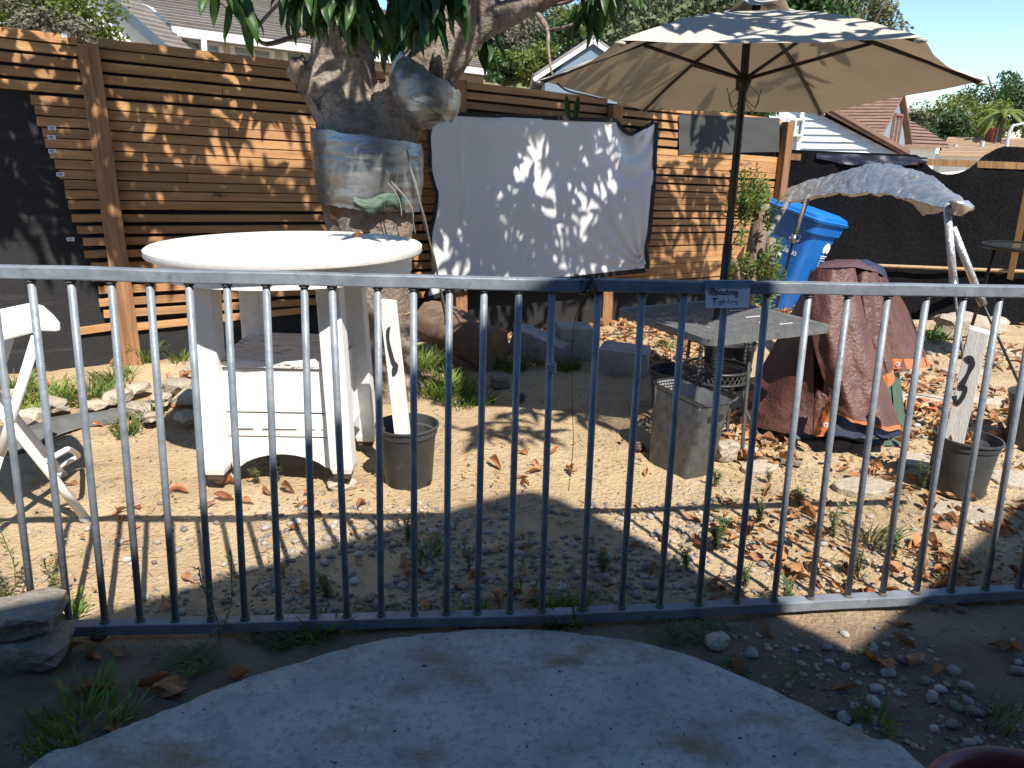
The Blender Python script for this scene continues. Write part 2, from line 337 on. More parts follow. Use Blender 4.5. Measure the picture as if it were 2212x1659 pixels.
def ground_mat():
    m = M('yard_dirt', (.52, .395, .235), (.40, .285, .165), 2.6, .95, 1.3, 50, c3=(.23, .16, .10), s3=5.5, lo3=.56, hi3=.74, detail=9)
    t = m.node_tree; b = t.nodes['Principled BSDF']; L = t.links.new
    src = b.inputs['Base Color'].links[0].from_socket
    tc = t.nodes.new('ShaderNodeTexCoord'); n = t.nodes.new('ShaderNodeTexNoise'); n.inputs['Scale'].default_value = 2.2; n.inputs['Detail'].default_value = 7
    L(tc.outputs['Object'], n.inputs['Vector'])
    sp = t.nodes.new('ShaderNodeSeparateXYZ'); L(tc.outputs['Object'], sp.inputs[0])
    # darker brown mixed in on the house side of the railing, sand beyond
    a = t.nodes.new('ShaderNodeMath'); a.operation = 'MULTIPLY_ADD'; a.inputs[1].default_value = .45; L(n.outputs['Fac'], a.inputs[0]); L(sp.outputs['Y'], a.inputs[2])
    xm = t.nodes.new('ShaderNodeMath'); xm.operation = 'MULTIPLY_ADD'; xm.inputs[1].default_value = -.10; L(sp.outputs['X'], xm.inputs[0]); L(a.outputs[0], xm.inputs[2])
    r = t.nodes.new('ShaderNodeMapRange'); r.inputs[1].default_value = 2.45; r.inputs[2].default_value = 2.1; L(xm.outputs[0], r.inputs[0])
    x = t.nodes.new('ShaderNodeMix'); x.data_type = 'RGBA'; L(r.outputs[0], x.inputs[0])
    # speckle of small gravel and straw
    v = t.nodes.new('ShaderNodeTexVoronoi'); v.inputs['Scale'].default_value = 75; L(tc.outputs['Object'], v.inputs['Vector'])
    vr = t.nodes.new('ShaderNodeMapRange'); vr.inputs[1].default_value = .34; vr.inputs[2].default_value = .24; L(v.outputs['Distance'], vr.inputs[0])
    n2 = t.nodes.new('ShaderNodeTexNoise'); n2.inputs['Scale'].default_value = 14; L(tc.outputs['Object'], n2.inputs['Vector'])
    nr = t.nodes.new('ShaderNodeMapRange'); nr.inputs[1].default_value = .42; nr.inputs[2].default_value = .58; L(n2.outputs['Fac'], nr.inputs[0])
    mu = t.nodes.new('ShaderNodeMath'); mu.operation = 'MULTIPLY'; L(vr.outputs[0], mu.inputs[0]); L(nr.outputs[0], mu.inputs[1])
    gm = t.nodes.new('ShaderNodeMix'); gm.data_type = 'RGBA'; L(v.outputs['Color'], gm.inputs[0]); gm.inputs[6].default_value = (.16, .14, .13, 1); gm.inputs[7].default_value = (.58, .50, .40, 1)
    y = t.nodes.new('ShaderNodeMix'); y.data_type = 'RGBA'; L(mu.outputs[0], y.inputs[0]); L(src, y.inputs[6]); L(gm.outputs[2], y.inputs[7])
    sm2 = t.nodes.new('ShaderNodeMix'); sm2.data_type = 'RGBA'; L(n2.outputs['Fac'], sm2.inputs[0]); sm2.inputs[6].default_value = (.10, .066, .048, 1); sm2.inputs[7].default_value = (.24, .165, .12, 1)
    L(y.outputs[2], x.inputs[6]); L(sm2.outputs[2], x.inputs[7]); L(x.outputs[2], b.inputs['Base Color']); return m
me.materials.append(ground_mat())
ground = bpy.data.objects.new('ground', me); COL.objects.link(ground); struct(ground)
# ------------------------------------------------------------------ round edged patio slab
edge = [G(u, v, .05) for u, v in ((40, 1656), (161, 1602), (337, 1532), (450, 1485), (544, 1450), (637, 1423), (737, 1393), (812, 1376), (925, 1360), (1060, 1349), (1187, 1354), (1337, 1371), (1474, 1402), (1625, 1459), (1775, 1530), (1888, 1583), (2000, 1643))]
edge = [Vector((-1.45, .2, .05)), Vector((-1.32, .85, .05))] + edge + [Vector((1.22, .8, .05)), Vector((1.4, .2, .05))]
ep = spl(edge, 10)
mb = MB(); cen = Vector((0, .6, .05)); out = []
for i, p in enumerate(ep):
    d = (p-cen).normalized(); k = .005*noise.noise(p*11) + .007*noise.noise(p*34); q = p + d*k; q.z = .045; out.append(q)
rings = [[Vector((q.x, q.y, -.06)) for q in out], [q + Vector((0, 0, -.012)) for q in out], [cen + (q-cen)*.988 + Vector((0, 0, .002)) for q in out], [cen + (q-cen)*.9 + Vector((0, 0, .004)) for q in out]]
n = len(out); vs = [q for r_ in rings for q in r_]
mb.add(vs, [[j*n+i, j*n+i+1, (j+1)*n+i+1, (j+1)*n+i] for j in range(3) for i in range(n-1)] + [[3*n+i for i in range(n)]])
def inslab(p, mrg=.02):
    k = 0; q = cen + (p-cen)*(1-mrg/max(.2, (p-cen).xy.length)); x, y = q.x, q.y; j = len(out)-1
    for i in range(len(out)):
        a_, b_ = out[i], out[j]
        if (a_.y > y) != (b_.y > y) and x < (b_.x-a_.x)*(y-a_.y)/(b_.y-a_.y)+a_.x: k = not k
        j = i
    return bool(k)
slab = struct(mb.build('patio_slab', 'conc', None, True, sharp=50))
mb = MB(); mb.box((.1, -.2, .02), (6.4, .8, .042)); struct(mb.build('house_walk', 'conc'))
# ------------------------------------------------------------------ the house behind the viewpoint that shades the patio
mb = MB()
# outline as drawn for a wall at y=-0.3 -> moved back to y=-0.6 along the sun's direction
def back(p): return Vector((p[0]-SUN.x*.3/SUN.y*1.0, -.6, p[2]+(-SUN.z*.3/SUN.y)))
outl = [(-6, -.3, 0), (7, -.3, 0), (7, -.3, 4.3), (5.3, -.3, 5.5), (4.1, -.3, 4.88), (2.27, -.3, 3.28), (2.02, -.3, 4.80), (1.92, -.3, 4.93), (1.80, -.3, 4.88), (-.135, -.3, 3.42), (-3.2, -.3, 1.35), (-6, -.3, 1.35)]
o2 = [back(p) if p[2] > 0 else Vector((p[0], -.6, 0)) for p in outl]
mb.prism(o2, (0, -6, 0)); hb = struct(mb.build('house_wall', 'dsiding'))
# ------------------------------------------------------------------ hill behind the yards
mb = MB()
def hillz(x, y):
    z = 9.0*math.exp(-((x+3)/9)**2)*(1-math.exp(-max(0, y-26)/7)) + 3.2*math.exp(-((x-14)/18)**2)*(1-math.exp(-max(0, y-40)/15))
    z += 7*math.exp(-((x+26)/16)**2)*(1-math.exp(-max(0, y-30)/8))
    return z + (.5*noise.noise(Vector((x, y, 0))*.25) if y > 28 else 0) - .3
mb.grid(lambda a, b: Vector((-60+130*a, 24+70*b, hillz(-60+130*a, 24+70*b))), 60, 40)
struct(mb.build('hill', 'hill', None, True))
# ================================================================== slat fence
FA = G(290, 805); FBASE = G(1320, 700); FA.z = FBASE.z = 0
FD = (FBASE-FA).normalized(); FN = Vector((FD.y, -FD.x, 0))     # FN looks towards the camera
def fs(u, v=400):   # distance along the fence for a photo position
    return (VPL(u, v, FA, FBASE)-FA).dot(FD)
S_END = fs(1687, 330); S_P2 = fs(985, 230); S_P3 = fs(1322, 240); S_T = fs(640, 300)
def topz(s): return lerp(2.09, 1.80, max(-.6, min(1.1, s/S_END)))
def fpt(s, z, off=0.0): return FA + FD*s + FN*off + Vector((0, 0, z))
fence = thing('slat_fence', 'long brown horizontal slat fence with thick posts, behind the tree', 'fence', FA)
ROT = Matrix((FD, FN, Vector((0, 0, 1)))).transposed()
def slat(s0, s1, f0, f1, h, off=0, tilt=0):
    """f0,f1 = heights as a share of the fence top at both ends"""
    a = fpt(s0, f0*topz(s0), off); b = fpt(s1, f1*topz(s1), off); L = (b-a).length
    mb = MB(); hh = h; w = .022; k = 4; vs = []
    for i in range(k+1):
        x = -L/2 + L*i/k; bz = .003*noise.noise(Vector((s0*3+i, f0*20, 1)))
        for (yy, zz) in ((-w/2, -hh/2), (w/2, -hh/2+.003), (w/2, hh/2-.003), (-w/2, hh/2)): vs.append(Vector((x, yy, zz+bz)))
    fcs = [[i*4+j, (i+1)*4+j, (i+1)*4+(j+1) % 4, i*4+(j+1) % 4] for i in range(k) for j in range(4)] + [[3, 2, 1, 0], [k*4, k*4+1, k*4+2, k*4+3]]
    me = bpy.data.meshes.new('slat'); me.from_pydata([tuple(q) for q in vs], [], fcs); me.materials.append(MT['slat'])
    d = (b-a).normalized(); nrm = FN; up = d.cross(nrm)*-1
    up = nrm.cross(d); up = up if up.z > 0 else -up
    mat = Matrix((d, nrm, up)).transposed().to_4x4(); mat.translation = (a+b)/2
    inst('slat', me, mat, fence)
# heights (in metres at the left post) of the rows, from the top down
rows = []
z = 2.065
for gap in [.006, .016, .016, .018, .016]: rows.append((z, .056)); z -= .056+gap
for i in range(11): rows.append((z, .057)); z -= .057+rnd(.001, .005)
z -= .022
while z > .36: rows.append((z, .052)); z -= .052+rnd(.019, .03)
low = z
S_L1 = fs(470, 100)
for i, (zz, h) in enumerate(rows):
    f = (zz)/2.09
    sl = fs(82+max(0, (i-5))*4.6, 300) + rnd(-.012, .012) if i > 4 else -2.4
    slat(sl, -.055, f+rnd(-.001, .001), f+rnd(-.001, .001), h)
    j = S_L1 + rnd(-.5, .6)
    t = rnd(-.0012, .0012)
    if i in (0, 3, 7, 12): slat(.055, j-.002, f, f+t, h); slat(j+.002, S_P2-.055, f+t, f, h)
    else: slat(.055, S_P2-.055, f, f+t, h)
# one loose slat under the rows
slat(fs(170, 770), -.055, .148, .158, .05); slat(.055, S_T, .150, .168, .05)
# behind and beside the screen
z = 2.065; k = 0
while z > .40:
    f = z/2.09; h = .054
    slat(S_P2+.055, S_P3-.055, f, f+rnd(-.002, .002), h)
    z -= h + ((.035 if k > 1 else .02) if z > 1.75 else rnd(.018, .035)); k += 1
z = 2.065; k = 0; S_C = fs(1463, 290)
while z > .34:
    f = z/2.09; h = .053; sl = lerp(0, -.03, k/30)
    full = not (k in (1, 2, 3, 4))
    slat(S_P3+.055, (S_END-.05) if full else S_C, f, f+rnd(-.006, .004)+(.012 if k > 22 else 0), h)
    z -= h + (.026 if k < 5 else rnd(.003, .012) if k < 8 else rnd(.006, .03) if k < 19 else rnd(.002, .012) if k < 26 else rnd(.018, .034)); k += 1
# posts
for s, wd, tz in ((0, .115, 2.095), (S_P2, .10, 2.02), (S_P3, .10, 1.9), (S_END, .085, 1.83), (-2.45, .11, 2.1)):
    mb = MB(); mb.box((0, 0, .5*tz-.1), (wd, .085, tz+.2)); o = mb.build('post', 'post', None, bevel=.006); o.name = 'post'
    mat = ROT.to_4x4(); mat.translation = fpt(s, -.25 if True else 0, .05); o.parent = fence; o.matrix_basis = Matrix.Translation(-FA) @ mat
# barcode stickers
def sticker(u, v, off=.0125, w_=.042):
    p = VPL(u, v, FA+FN*off, FBASE+FN*off); mb = MB()
    mb.box((0, 0, 0), (w_, .0012, .024)); mb.cur = 1
    x = -w_*.32
    while x < w_*.3: q = R.choice((.0014, .0022, .003)); mb.box((x, .0009, .002), (q, .0006, .011)); x += q+R.choice((.0014, .0024))
    mb.box((0, .0009, -.008), (w_*.6, .0006, .002))
    o = mb.build('barcode_sticker', ['paper', 'ink'], None); mat = ROT.to_4x4(); mat.translation = p; o.parent = fence; o.matrix_basis = Matrix.Translation(-FA) @ mat
for u, v in ((143, 81), (113, 281), (112, 301), (114, 331), (131, 381), (153, 521)): sticker(u, v)
# cloth hung behind the slats
mb = MB()
def bc(a, b):
    s = lerp(-2.6, S_END+.05, a); top = topz(s)-.03
    q = fpt(s, lerp(.005, top, b), -.028); q += FN*(.006*noise.noise(Vector((s*3, b*5, 2)))); return q
mb.grid(bc, 60, 14)
tag(mb.build('shade_cloth', 'cloth', None, True), 'black mesh cloth stretched behind the brown fence slats down to the soil', 'shade cloth')
# front flap of cloth at left, hangs in front of the bottom of the fence
mb = MB(); cl = [(-20, 880), (60, 862), (150, 838), (290, 806), (440, 750), (520, 736)]
def fl(a, b):
    u = lerp(-20, 520, a); vv = 0
    for i in range(len(cl)-1):
        if cl[i][0] <= u <= cl[i+1][0]: vv = lerp(cl[i][1], cl[i+1][1], (u-cl[i][0])/(cl[i+1][0]-cl[i][0]))
    v0 = lerp(700, 690, a); of = .012 + .05*(1-b)
    q = VPL(u, lerp(vv, v0, b), FA+FN*-.02, FBASE+FN*-.02); q += FN*(.02*(1-b)+.012*noise.noise(Vector((u*.02, b*3, 4)))); return q
mb.grid(fl, 40, 8)
tag(mb.build('cloth_skirt', 'cloth', None, True), 'sunlit loose black cloth skirt sagging below the lowest left slats', 'shade cloth')
# grey mesh patch at upper right
mb = MB()
def mp_(a, b):
    u = lerp(1466, 1683, a); v = lerp(332-4*a, 247+8*a, b); q = VPL(u, v, FA+FN*.02, FBASE+FN*.02)
    return q + FN*(.012*noise.noise(Vector((a*5, b*3, 7)))+.004)
mb.grid(mp_, 24, 10)
tag(mb.build('shade_mesh', 'mesh', None, True), 'dark grey mesh cloth filling the gap at the top right end of the slat fence', 'shade mesh')
# ================================================================== black fabric fence on the right
BF0 = fpt(S_END, 0, -.02) + Vector((.05, .05, 0)); BF1 = G(2212, 700); BF1 = BF0 + (BF1-BF0)*1.8
BFD = (BF1-BF0).normalized(); BFN = Vector((BFD.y, -BFD.x, 0)); BFN = BFN if BFN.y < 0 else -BFN; BL = (BF1-BF0).length
bfence = thing('fabric_fence', 'low fence hung with sagging black fabric, right of the slat fence', 'fence', BF0)
mb = MB()
def bq(a, b):
    s = a*BL; top = VPL(1700+512*a*1.0, 318, BF0, BF1).z
    tz = 1.535 - .03*s
    u = proj(BF0+BFD*s+Vector((0, 0, 1.45)))[0]
    if 1985 < u < 2115: tz -= .16*math.sin((u-1985)/130*math.pi)**.7
    if u > 2115: tz += .10*min(1, (u-2115)/40)
    q = BF0 + BFD*s + Vector((0, 0, lerp(-.03, tz, b)))
    return q + BFN*(.03*noise.noise(Vector((s*2, b*2.5, 9))) + .015*noise.noise(Vector((s*6, b*3, 3))) + .10*(1-b)**3 + .02)
mb.grid(bq, 90, 24); mb.build('fabric', 'bfab', bfence, True)
mb = MB()   # folded upper hem with eyelets
def hem(a, b):
    s = lerp(.3, 1.25, a); u = proj(BF0+BFD*s+Vector((0, 0, 1.45)))[0]; tz = 1.50-.03*s
    dz = .05 + .05*math.sin(a*math.pi)+.02*noise.noise(Vector((a*6, 1, 1)))
    return BF0 + BFD*s + BFN*(.05+.02*noise.noise(Vector((a*9, b*2, 5)))) + Vector((0, 0, tz+.015-dz*b))
mb.grid(hem, 50, 5); mb.build('fabric_hem', 'tarpb', bfence, True)
mb = MB(); mb.beam(BF0+Vector((0, 0, 1.47)), BF1+Vector((0, 0, 1.36)), .05, .06); mb.build('top_rail', 'post', bfence)
for s in (.02, 2.3, 4.4):
    mb = MB(); mb.box(BF0+BFD*s-BFN*.06+Vector((0, 0, .7)), (.08, .08, 1.5)); mb.build('post', 'post', bfence)
mb = MB(); pts = []
for i in range(9):
    u = lerp(1880, 2300, i/8); q = VPL(u, lerp(573, 590, i/8), BF0+BFN*.10, BF1+BFN*.10); pts.append(q)
mb.tube(spl(pts, 3), .016, 8); mb.build('lower_rail', 'stake', bfence, True)
# ================================================================== houses beyond the fences
def quad_window(par, a, b, h, nrm, frame=.07, fm='trimw'):
    """window between lower corners a,b (world), height h, facing nrm"""
    a = Vector(a); b = Vector(b); d = (b-a).normalized(); up = Vector((0, 0, 1)); n_ = Vector(nrm).normalized(); L = (b-a).length
    M3 = Matrix((d, n_, up)).transposed(); c = (a+b)/2 + up*h/2
    fr = MB()
    for (x, zz, w_, hh) in ((-L/2, 0, frame, h+frame), (L/2, 0, frame, h+frame), (0, -h/2, L, frame), (0, h/2, L, frame), (0, 0, frame*.8, h)):
        fr.box(c + d*x + up*zz + n_*.03, (w_-.004, .08, hh-.004), M3)
    f = fr.build('window', fm, par)
    for sx in (-1, 1):
        p = MB(); p.box(c + d*sx*L/4 + n_*.0, (L/2-frame, .03, h-frame), M3); p.build('pane', 'win', f)
    return f
def roof_courses(par, e0, e1, updir, length, mat, n, th=.05, name='tile_course'):
    """stepped courses of a roof plane rising from eave e0-e1"""
    e0 = Vector(e0); e1 = Vector(e1); u = Vector(updir).normalized(); nn = (e1-e0).cross(u).normalized(); nn = nn if nn.z > 0 else -nn
    d = (e1-e0).normalized(); L = (e1-e0).length; st = length/n
    for i in range(n):
        mb = MB(); k = max(6, int(L/.55)); a0 = e0 + u*(i*st)
        vs = []
        for j in range(k+1):
            p = a0 + d*(L*j/k) + nn*(.012*noise.noise(Vector((j*1.7, i*2.3, 1))))
            vs += [p, p + nn*th, p + u*(st*1.06) + nn*.006]
        fs_ = []
        for j in range(k): fs_ += [[j*3, (j+1)*3, (j+1)*3+1, j*3+1], [j*3+1, (j+1)*3+1, (j+1)*3+2, j*3+2]]
        mb.add(vs, fs_); mb.build(name, mat, par)
# ---- tan house at left behind the fence
E0 = Y(366, 62, 14.0); z_e = E0.z
def atz(u, v, z): return G(u, v, z)
E1 = atz(1078, 157, z_e)
ED = (E1-E0); ED.z = 0; ED.normalize(); EN = Vector((ED.y, -ED.x, 0)); EN = EN if EN.y < 0 else -EN     # towards us
h1 = thing('tiled_house', 'pale tan house with grey tiled roof, white gutter and three windows', 'house', (E0.x, E0.y, 0))
upd = (-EN + Vector((0, 0, .42)))
roof = MB(); a = E0; b = E0+ED*((E1-E0).length+.1); roof.prism([a-Vector((0, 0, .02)), b-Vector((0, 0, .02)), b+upd*5-Vector((0, 0, .02)), a+upd*5-Vector((0, 0, .02))], (0, 0, -.12))
rf = roof.build('roof', 'rooft', h1)
roof_courses(rf, a, b, upd, 5.2, 'rooft', 26, .045)
mb = MB(); mb.beam(E0+EN*.06-Vector((0, 0, .04)), b+EN*.06-Vector((0, 0, .04)), .13, .14); mb.build('gutter', 'trimw', h1)
mb = MB(); mb.beam(E0-ED*.06+EN*.05-Vector((0, 0, .03)), E0-ED*.06+upd*5+Vector((0, 0, .03)), .10, .24); mb.build('barge_board', 'trimb', h1)
wl = MB(); W0 = E0-EN*.45+ED*.3; W0.z = 0; W1 = b-EN*.45-ED*.2; W1.z = 0
wl.prism([W0, W1, W1-EN*4.2, W0-EN*4.2], (0, 0, z_e-.02)); wl.build('wall', 'stucco', h1)
for (u0, u1, v0) in ((386, 472, 84), (497, 584, 94), (612, 690, 104)):
    p0 = VPL(u0, v0, W0, W1); p1 = VPL(u1, v0+9, W0, W1); p1.z = p0.z; h = 1.25
    quad_window(h1, p0-Vector((0, 0, h)), p1-Vector((0, 0, h)), h, EN, .09)
mb = MB(); q = E0+EN*.10+ED*.55; mb.tube([q-Vector((0, 0, .1)), q-Vector((0, 0, .35)), q-Vector((0, 0, .45))-EN*.3, q-Vector((0, 0, 1.6))-EN*.42], .05, 8); mb.build('downspout', 'trimw', h1, True)
# gable in front of it
gy = 12.4
g0 = Y(236, -8, gy); g1 = Y(352, 96, gy)
h1b = thing('stucco_gable_house', 'white stucco gable wall with blue barge board, left end of the tiled house', 'house', (g0.x, g0.y, 0))
gl = Vector((2*g0.x-g1.x-.5, gy, g1.z))
slope = (g1-g0); apex = g0 - slope*.6; lft = Vector((apex.x-(g1.x-apex.x), gy, g1.z))
wl = MB(); wl.prism([Vector((lft.x+.3, gy+.05, 0)), Vector((g1.x-.02, gy+.05, 0)), Vector((g1.x-.02, gy+.05, g1.z-.12)), Vector((apex.x, gy+.05, apex.z-.14)), Vector((lft.x+.3, gy+.05, lft.z-.1))], (0, 4.5, 0)); wl.build('wall', 'stuccow', h1b)
bd = Vector((.30, .95, 0)).normalized()
ex = g1+slope*.06; pn = bd.cross(apex-ex).normalized()
def onroof(u, v):
    d = ray(u, v); return EYE + d*((ex-EYE).dot(pn)/d.dot(pn))
bpts = [onroof(404, 102), onroof(366, 60), onroof(300, 0), onroof(250, -46)]
ru = (apex-ex); rL = ru.length; ru.normalize()
def rlen(t):
    pts_ = sorted(((q-ex).dot(ru)/rL, (q-ex).dot(bd)-(q-ex).dot(ru)*ru.dot(bd)) for q in bpts)
    if t <= pts_[0][0]: return max(.15, pts_[0][1])
    for (a_, la), (b_, lb) in zip(pts_, pts_[1:]):
        if a_ <= t <= b_: return max(.15, lerp(la, lb, (t-a_)/(b_-a_+1e-9)))
    return max(.15, pts_[-1][1])
rr = MB(); rr.prism([ex, apex] + [lerp(ex, apex, t)+bd*rlen(t) for t in [1-i/10 for i in range(11)]], (0, 0, -.10)); r2 = rr.build('roof', 'rooft', h1b)
nn_ = Vector((0, 0, .045))
for i in range(14):
    t0, t1 = i/14, (i+1.08)/14; a_, b_ = lerp(ex, apex, t0), lerp(ex, apex, min(1.02, t1)); o_ = Vector((0, 0, .004))
    mb = MB(); e_ = a_+bd*rlen(t0); f_ = b_+bd*rlen(t1); mb.add([a_+o_, e_+o_, e_+nn_, a_+nn_, f_+o_, b_+o_], [[0, 1, 2, 3], [3, 2, 4, 5]]); mb.build('tile_course', 'rooft', r2)
mb = MB(); mb.beam(apex+Vector((0, -.06, -.03)), ex+Vector((0, -.06, -.03)), .13, .09, (0, 1, 0)); mb.build('barge_board', 'trimb', h1b)
# ---- blue gable behind the umbrella
gy = 10.5; ap = Y(1281, 84, gy); lf = Y(1153, 168, gy); rt_ = Vector((2*ap.x-lf.x, gy, lf.z))
h2 = thing('blue_gable_house', 'blue sided gable with white trim and grey roof, peeking over the umbrella edge', 'house', (ap.x, gy, 0))
mb = MB(); mb.prism([Vector((lf.x+.15, gy, 0)), Vector((rt_.x-.15, gy, 0)), rt_-Vector((.15, 0, .02)), ap-Vector((0, 0, .015)), lf+Vector((.15, 0, -.02))], (0, 6, 0)); mb.build('wall', 'bluewall', h2)
for sgn, e in ((-1, lf), (1, rt_)):
    mb = MB(); mb.prism([ap, e, e+Vector((0, 6.2, 0)), ap+Vector((0, 6.2, 0))], (0, 0, .05)); rf = mb.build('roof', 'roofg', h2)
    roof_courses(rf, e+Vector((0, 0, .05)), e+Vector((0, 6.2, .05)), ap-e, (ap-e).length, 'roofg', 9, .03, 'shingle_course')
    mb = MB(); mb.beam(ap+Vector((0, -.03, -.03)), e+Vector((0, -.03, -.03)), .05, .04, (0, 1, 0)); mb.build('barge_board', 'trimw', h2)
# ---- low grey shingle roof under the umbrella
gy = 11.0; a = Y(1395, 262, gy); b = Y(1592, 252, gy); 
h2b = thing('grey_roof_shed', 'low roof of grey scalloped shingles just above the fence under the umbrella', 'shed', (a.x, gy, 0))
mb = MB(); mb.prism([Vector((a.x, gy+.2, 0)), Vector((b.x, gy+.2, 0)), Vector((b.x, gy+.2, a.z)), Vector((a.x, gy+.2, a.z))], (0, 3, 0)); mb.build('wall', 'stuccow', h2b)
mb = MB(); b.z = a.z; mb.prism([a, b, b+Vector((-1.2, 2.2, .55)), a+Vector((-.6, 2.2, .55))], (0, 0, -.06)); rf = mb.build('roof', 'roofg', h2b)
roof_courses(rf, a, b, (-.3, 2.2, .55), 2.2, 'roofg', 7, .03, 'shingle_course')
# ---- white clapboard house
gy = 11.6; e = Y(1956, 331, gy); ap = Y(1690, 190, gy); 
h3 = thing('clapboard_house', 'white clapboard gable wall under a brown roof, right of the slat fence end', 'house', (ap.x, gy, 0))
sl = (e.z-ap.z)/(e.x-ap.x); lx = ap.x-(e.x-ap.x)
mb = MB(); mb.prism([Vector((lx, gy+.06, 0)), Vector((e.x, gy+.06, 0)), Vector((e.x, gy+.06, e.z-.05)), Vector((ap.x, gy+.06, ap.z-.08)), Vector((lx, gy+.06, e.z-.05))], (0, 5, 0)); mb.build('wall', 'siding', h3)
x0 = Y(1731, 300, gy).x; zz = .2
while zz < ap.z-.15:
    xr = ap.x + (zz+.09-ap.z+.07)/sl if zz+.09 > e.z else e.x-.03
    mb = MB(); p = [Vector((x0, gy+.02, zz)), Vector((xr, gy+.02, zz)), Vector((xr, gy+.055, zz+.105)), Vector((x0, gy+.055, zz+.105))]
    if xr > x0+.05: mb.prism(p, (0, .025, 0)); mb.build('siding_board', 'siding', h3)
    zz += .10
mb = MB(); mb.box((x0-.03, gy+.02, 1.2), (.05, .07, 2.4)); mb.build('corner_board', 'trimw', h3)
wa = Y(1697, 292, gy); quad_window(h3, wa, wa+Vector((.22, 0, 0)), .22, (0, -1, 0), .03)
mb = MB(); ex = e+Vector((.02, -.1, -.02)); mb.prism([ap+Vector((0, -.1, .04)), ex, ex+Vector((0, 5.5, 0)), ap+Vector((0, 5.5, .04))], (0, 0, .06)); rf = mb.build('roof', 'roofb', h3)
mb = MB(); mb.beam(ap+Vector((0, -.04, .0)), ex+Vector((0, .06, 0)), .05, .07, (0, 1, 0)); mb.build('barge_board', 'roofb', h3)
mb = MB(); lx_ = Vector((lx-.1, gy-.1, e.z-.02)); mb.prism([ap+Vector((0, -.1, .04)), lx_, lx_+Vector((0, 5.5, 0)), ap+Vector((0, 5.5, .04))], (0, 0, .06)); mb.build('roof', 'roofb', h3)
# ---- blue gable with brown roof behind it
L0 = Y(1897, 300, 17.5); AP = Y(1941, 206, 18.6); R0 = Y(1957, 292, 19.8); R0.z = L0.z
h4 = thing('brown_roof_house', 'narrow blue gable with a dark window and steep brown shingle roof', 'house', (AP.x, AP.y, 0))
dr = Vector((-.96, .28, 0)); base = lambda p: Vector((p.x, p.y, 0))
mb = MB(); mb.prism([base(L0), base(R0), R0, AP, L0], dr*6); mb.build('wall', 'bluewall', h4)
def plane_roof(par, ridge, eave, dirv, L, mat, n=14, nm='shingle_course'):
    mb = MB(); mb.prism([ridge, eave, eave+dirv*L, ridge+dirv*L], (0, 0, .06)); r_ = mb.build('roof', mat, par)
    roof_courses(r_, eave+Vector((0, 0, .06)), eave+dirv*L+Vector((0, 0, .06)), ridge-eave, (ridge-eave).length, mat, n, .03, nm)
gd = (R0-L0).normalized()
plane_roof(h4, AP-dr*.12+Vector((0, 0, .02)), L0-dr*.12-gd*.25+(L0-AP)*.06, dr, 6.2, 'roofb', 15)
plane_roof(h4, AP-dr*.12+Vector((0, 0, .02)), R0-dr*.12+gd*.25+(R0-AP)*.06, dr, 6.2, 'roofb', 5)
wa = VPL(1918, 324, L0, R0); wb = VPL(1933, 324, L0, R0); gn = Vector((gd.y, -gd.x, 0)); gn = gn if gn.x > 0 else -gn
quad_window(h4, Vector((wa.x, wa.y, wa.z)), Vector((wb.x, wb.y, wa.z)), .80, gn, .05, 'roofb')
# ---- lower brown roof to its right
a = Y(1953, 310, 20.5); b = Y(2052, 311, 22.0); b.z = a.z; r1 = Y(1955, 255, 23.0)
h5 = thing('low_brown_roof_house', 'white house under a low brown roof, between the blue gable and the tan roof', 'house', (a.x, a.y, 0))
mb = MB(); mb.prism([base(a)+Vector((.2, .3, 0)), base(b)+Vector((-.2, .3, 0)), base(b)+Vector((-.2, 4, 0)), base(a)+Vector((.2, 4, 0))], (0, 0, a.z)); mb.build('wall', 'stuccow', h5)
mb = MB(); mb.prism([a, b, r1], (0, 0, -.08)); mb.prism([a, r1, r1+Vector((-4, 1, 0)), a+Vector((-4, 0, 0))], (0, 0, -.08)); mb.build('roof', 'roofb', h5)
for i in range(8):
    t0, t1 = i/8, (i+1)/8; mb = MB(); o = Vector((0, -.01, .035)); mb.prism([lerp(a, r1, t0)+o, lerp(b, r1, t0)+o, lerp(b, r1, t1), lerp(a, r1, t1)], (0, 0, .012)); mb.build('shingle_course', 'roofb', h5)
# ---- tan long roof with chimney
a = Y(2030, 330, 27.0); b = Y(2330, 338, 27.0); b.z = a.z
h6 = thing('tan_roof_house', 'long low house with a tan roof and red brick chimney', 'house', (a.x, a.y, 0))
mb = MB(); mb.prism([base(a)+Vector((.3, .4, 0)), base(b), base(b)+Vector((0, 6, 0)), base(a)+Vector((.3, 6, 0))], (0, 0, a.z-.02)); mb.build('wall', 'stuccow', h6)
mb = MB(); rr0 = Y(2048, 296, 30); rr1 = Y(2330, 303, 30); rr1.z = rr0.z; mb.prism([a, b, rr1, rr0], (0, 0, -.1)); rf = mb.build('roof', 'rooftan', h6)
roof_courses(rf, a, b, rr0-a, (rr0-a).length*.9, 'rooftan', 9, .04, 'shingle_course')
ch = MB(); c0 = Y(2141, 300, 29); c1 = Y(2158, 300, 29); wc = c1.x-c0.x; cz = Y(2149, 281, 29).z
ch.box(((c0.x+c1.x)/2, 29.2, cz/2), (wc, .4, cz)); c_ = ch.build('chimney', 'brick', rf)
mb = MB(); mb.box(((c0.x+c1.x)/2, 29.2, cz+.04), (wc+.12, .5, .09)); mb.build('chimney_cap', 'brick', c_)
for u, v in ((2001, 306), (2120, 315), (2062, 322)):
    p = Y(u, v+6, 28); mb = MB(); mb.tube([p-Vector((0, 0, .4)), p+Vector((0, 0, .25))], .07, 8); mb.build('vent_pipe', 'lampm', h6)
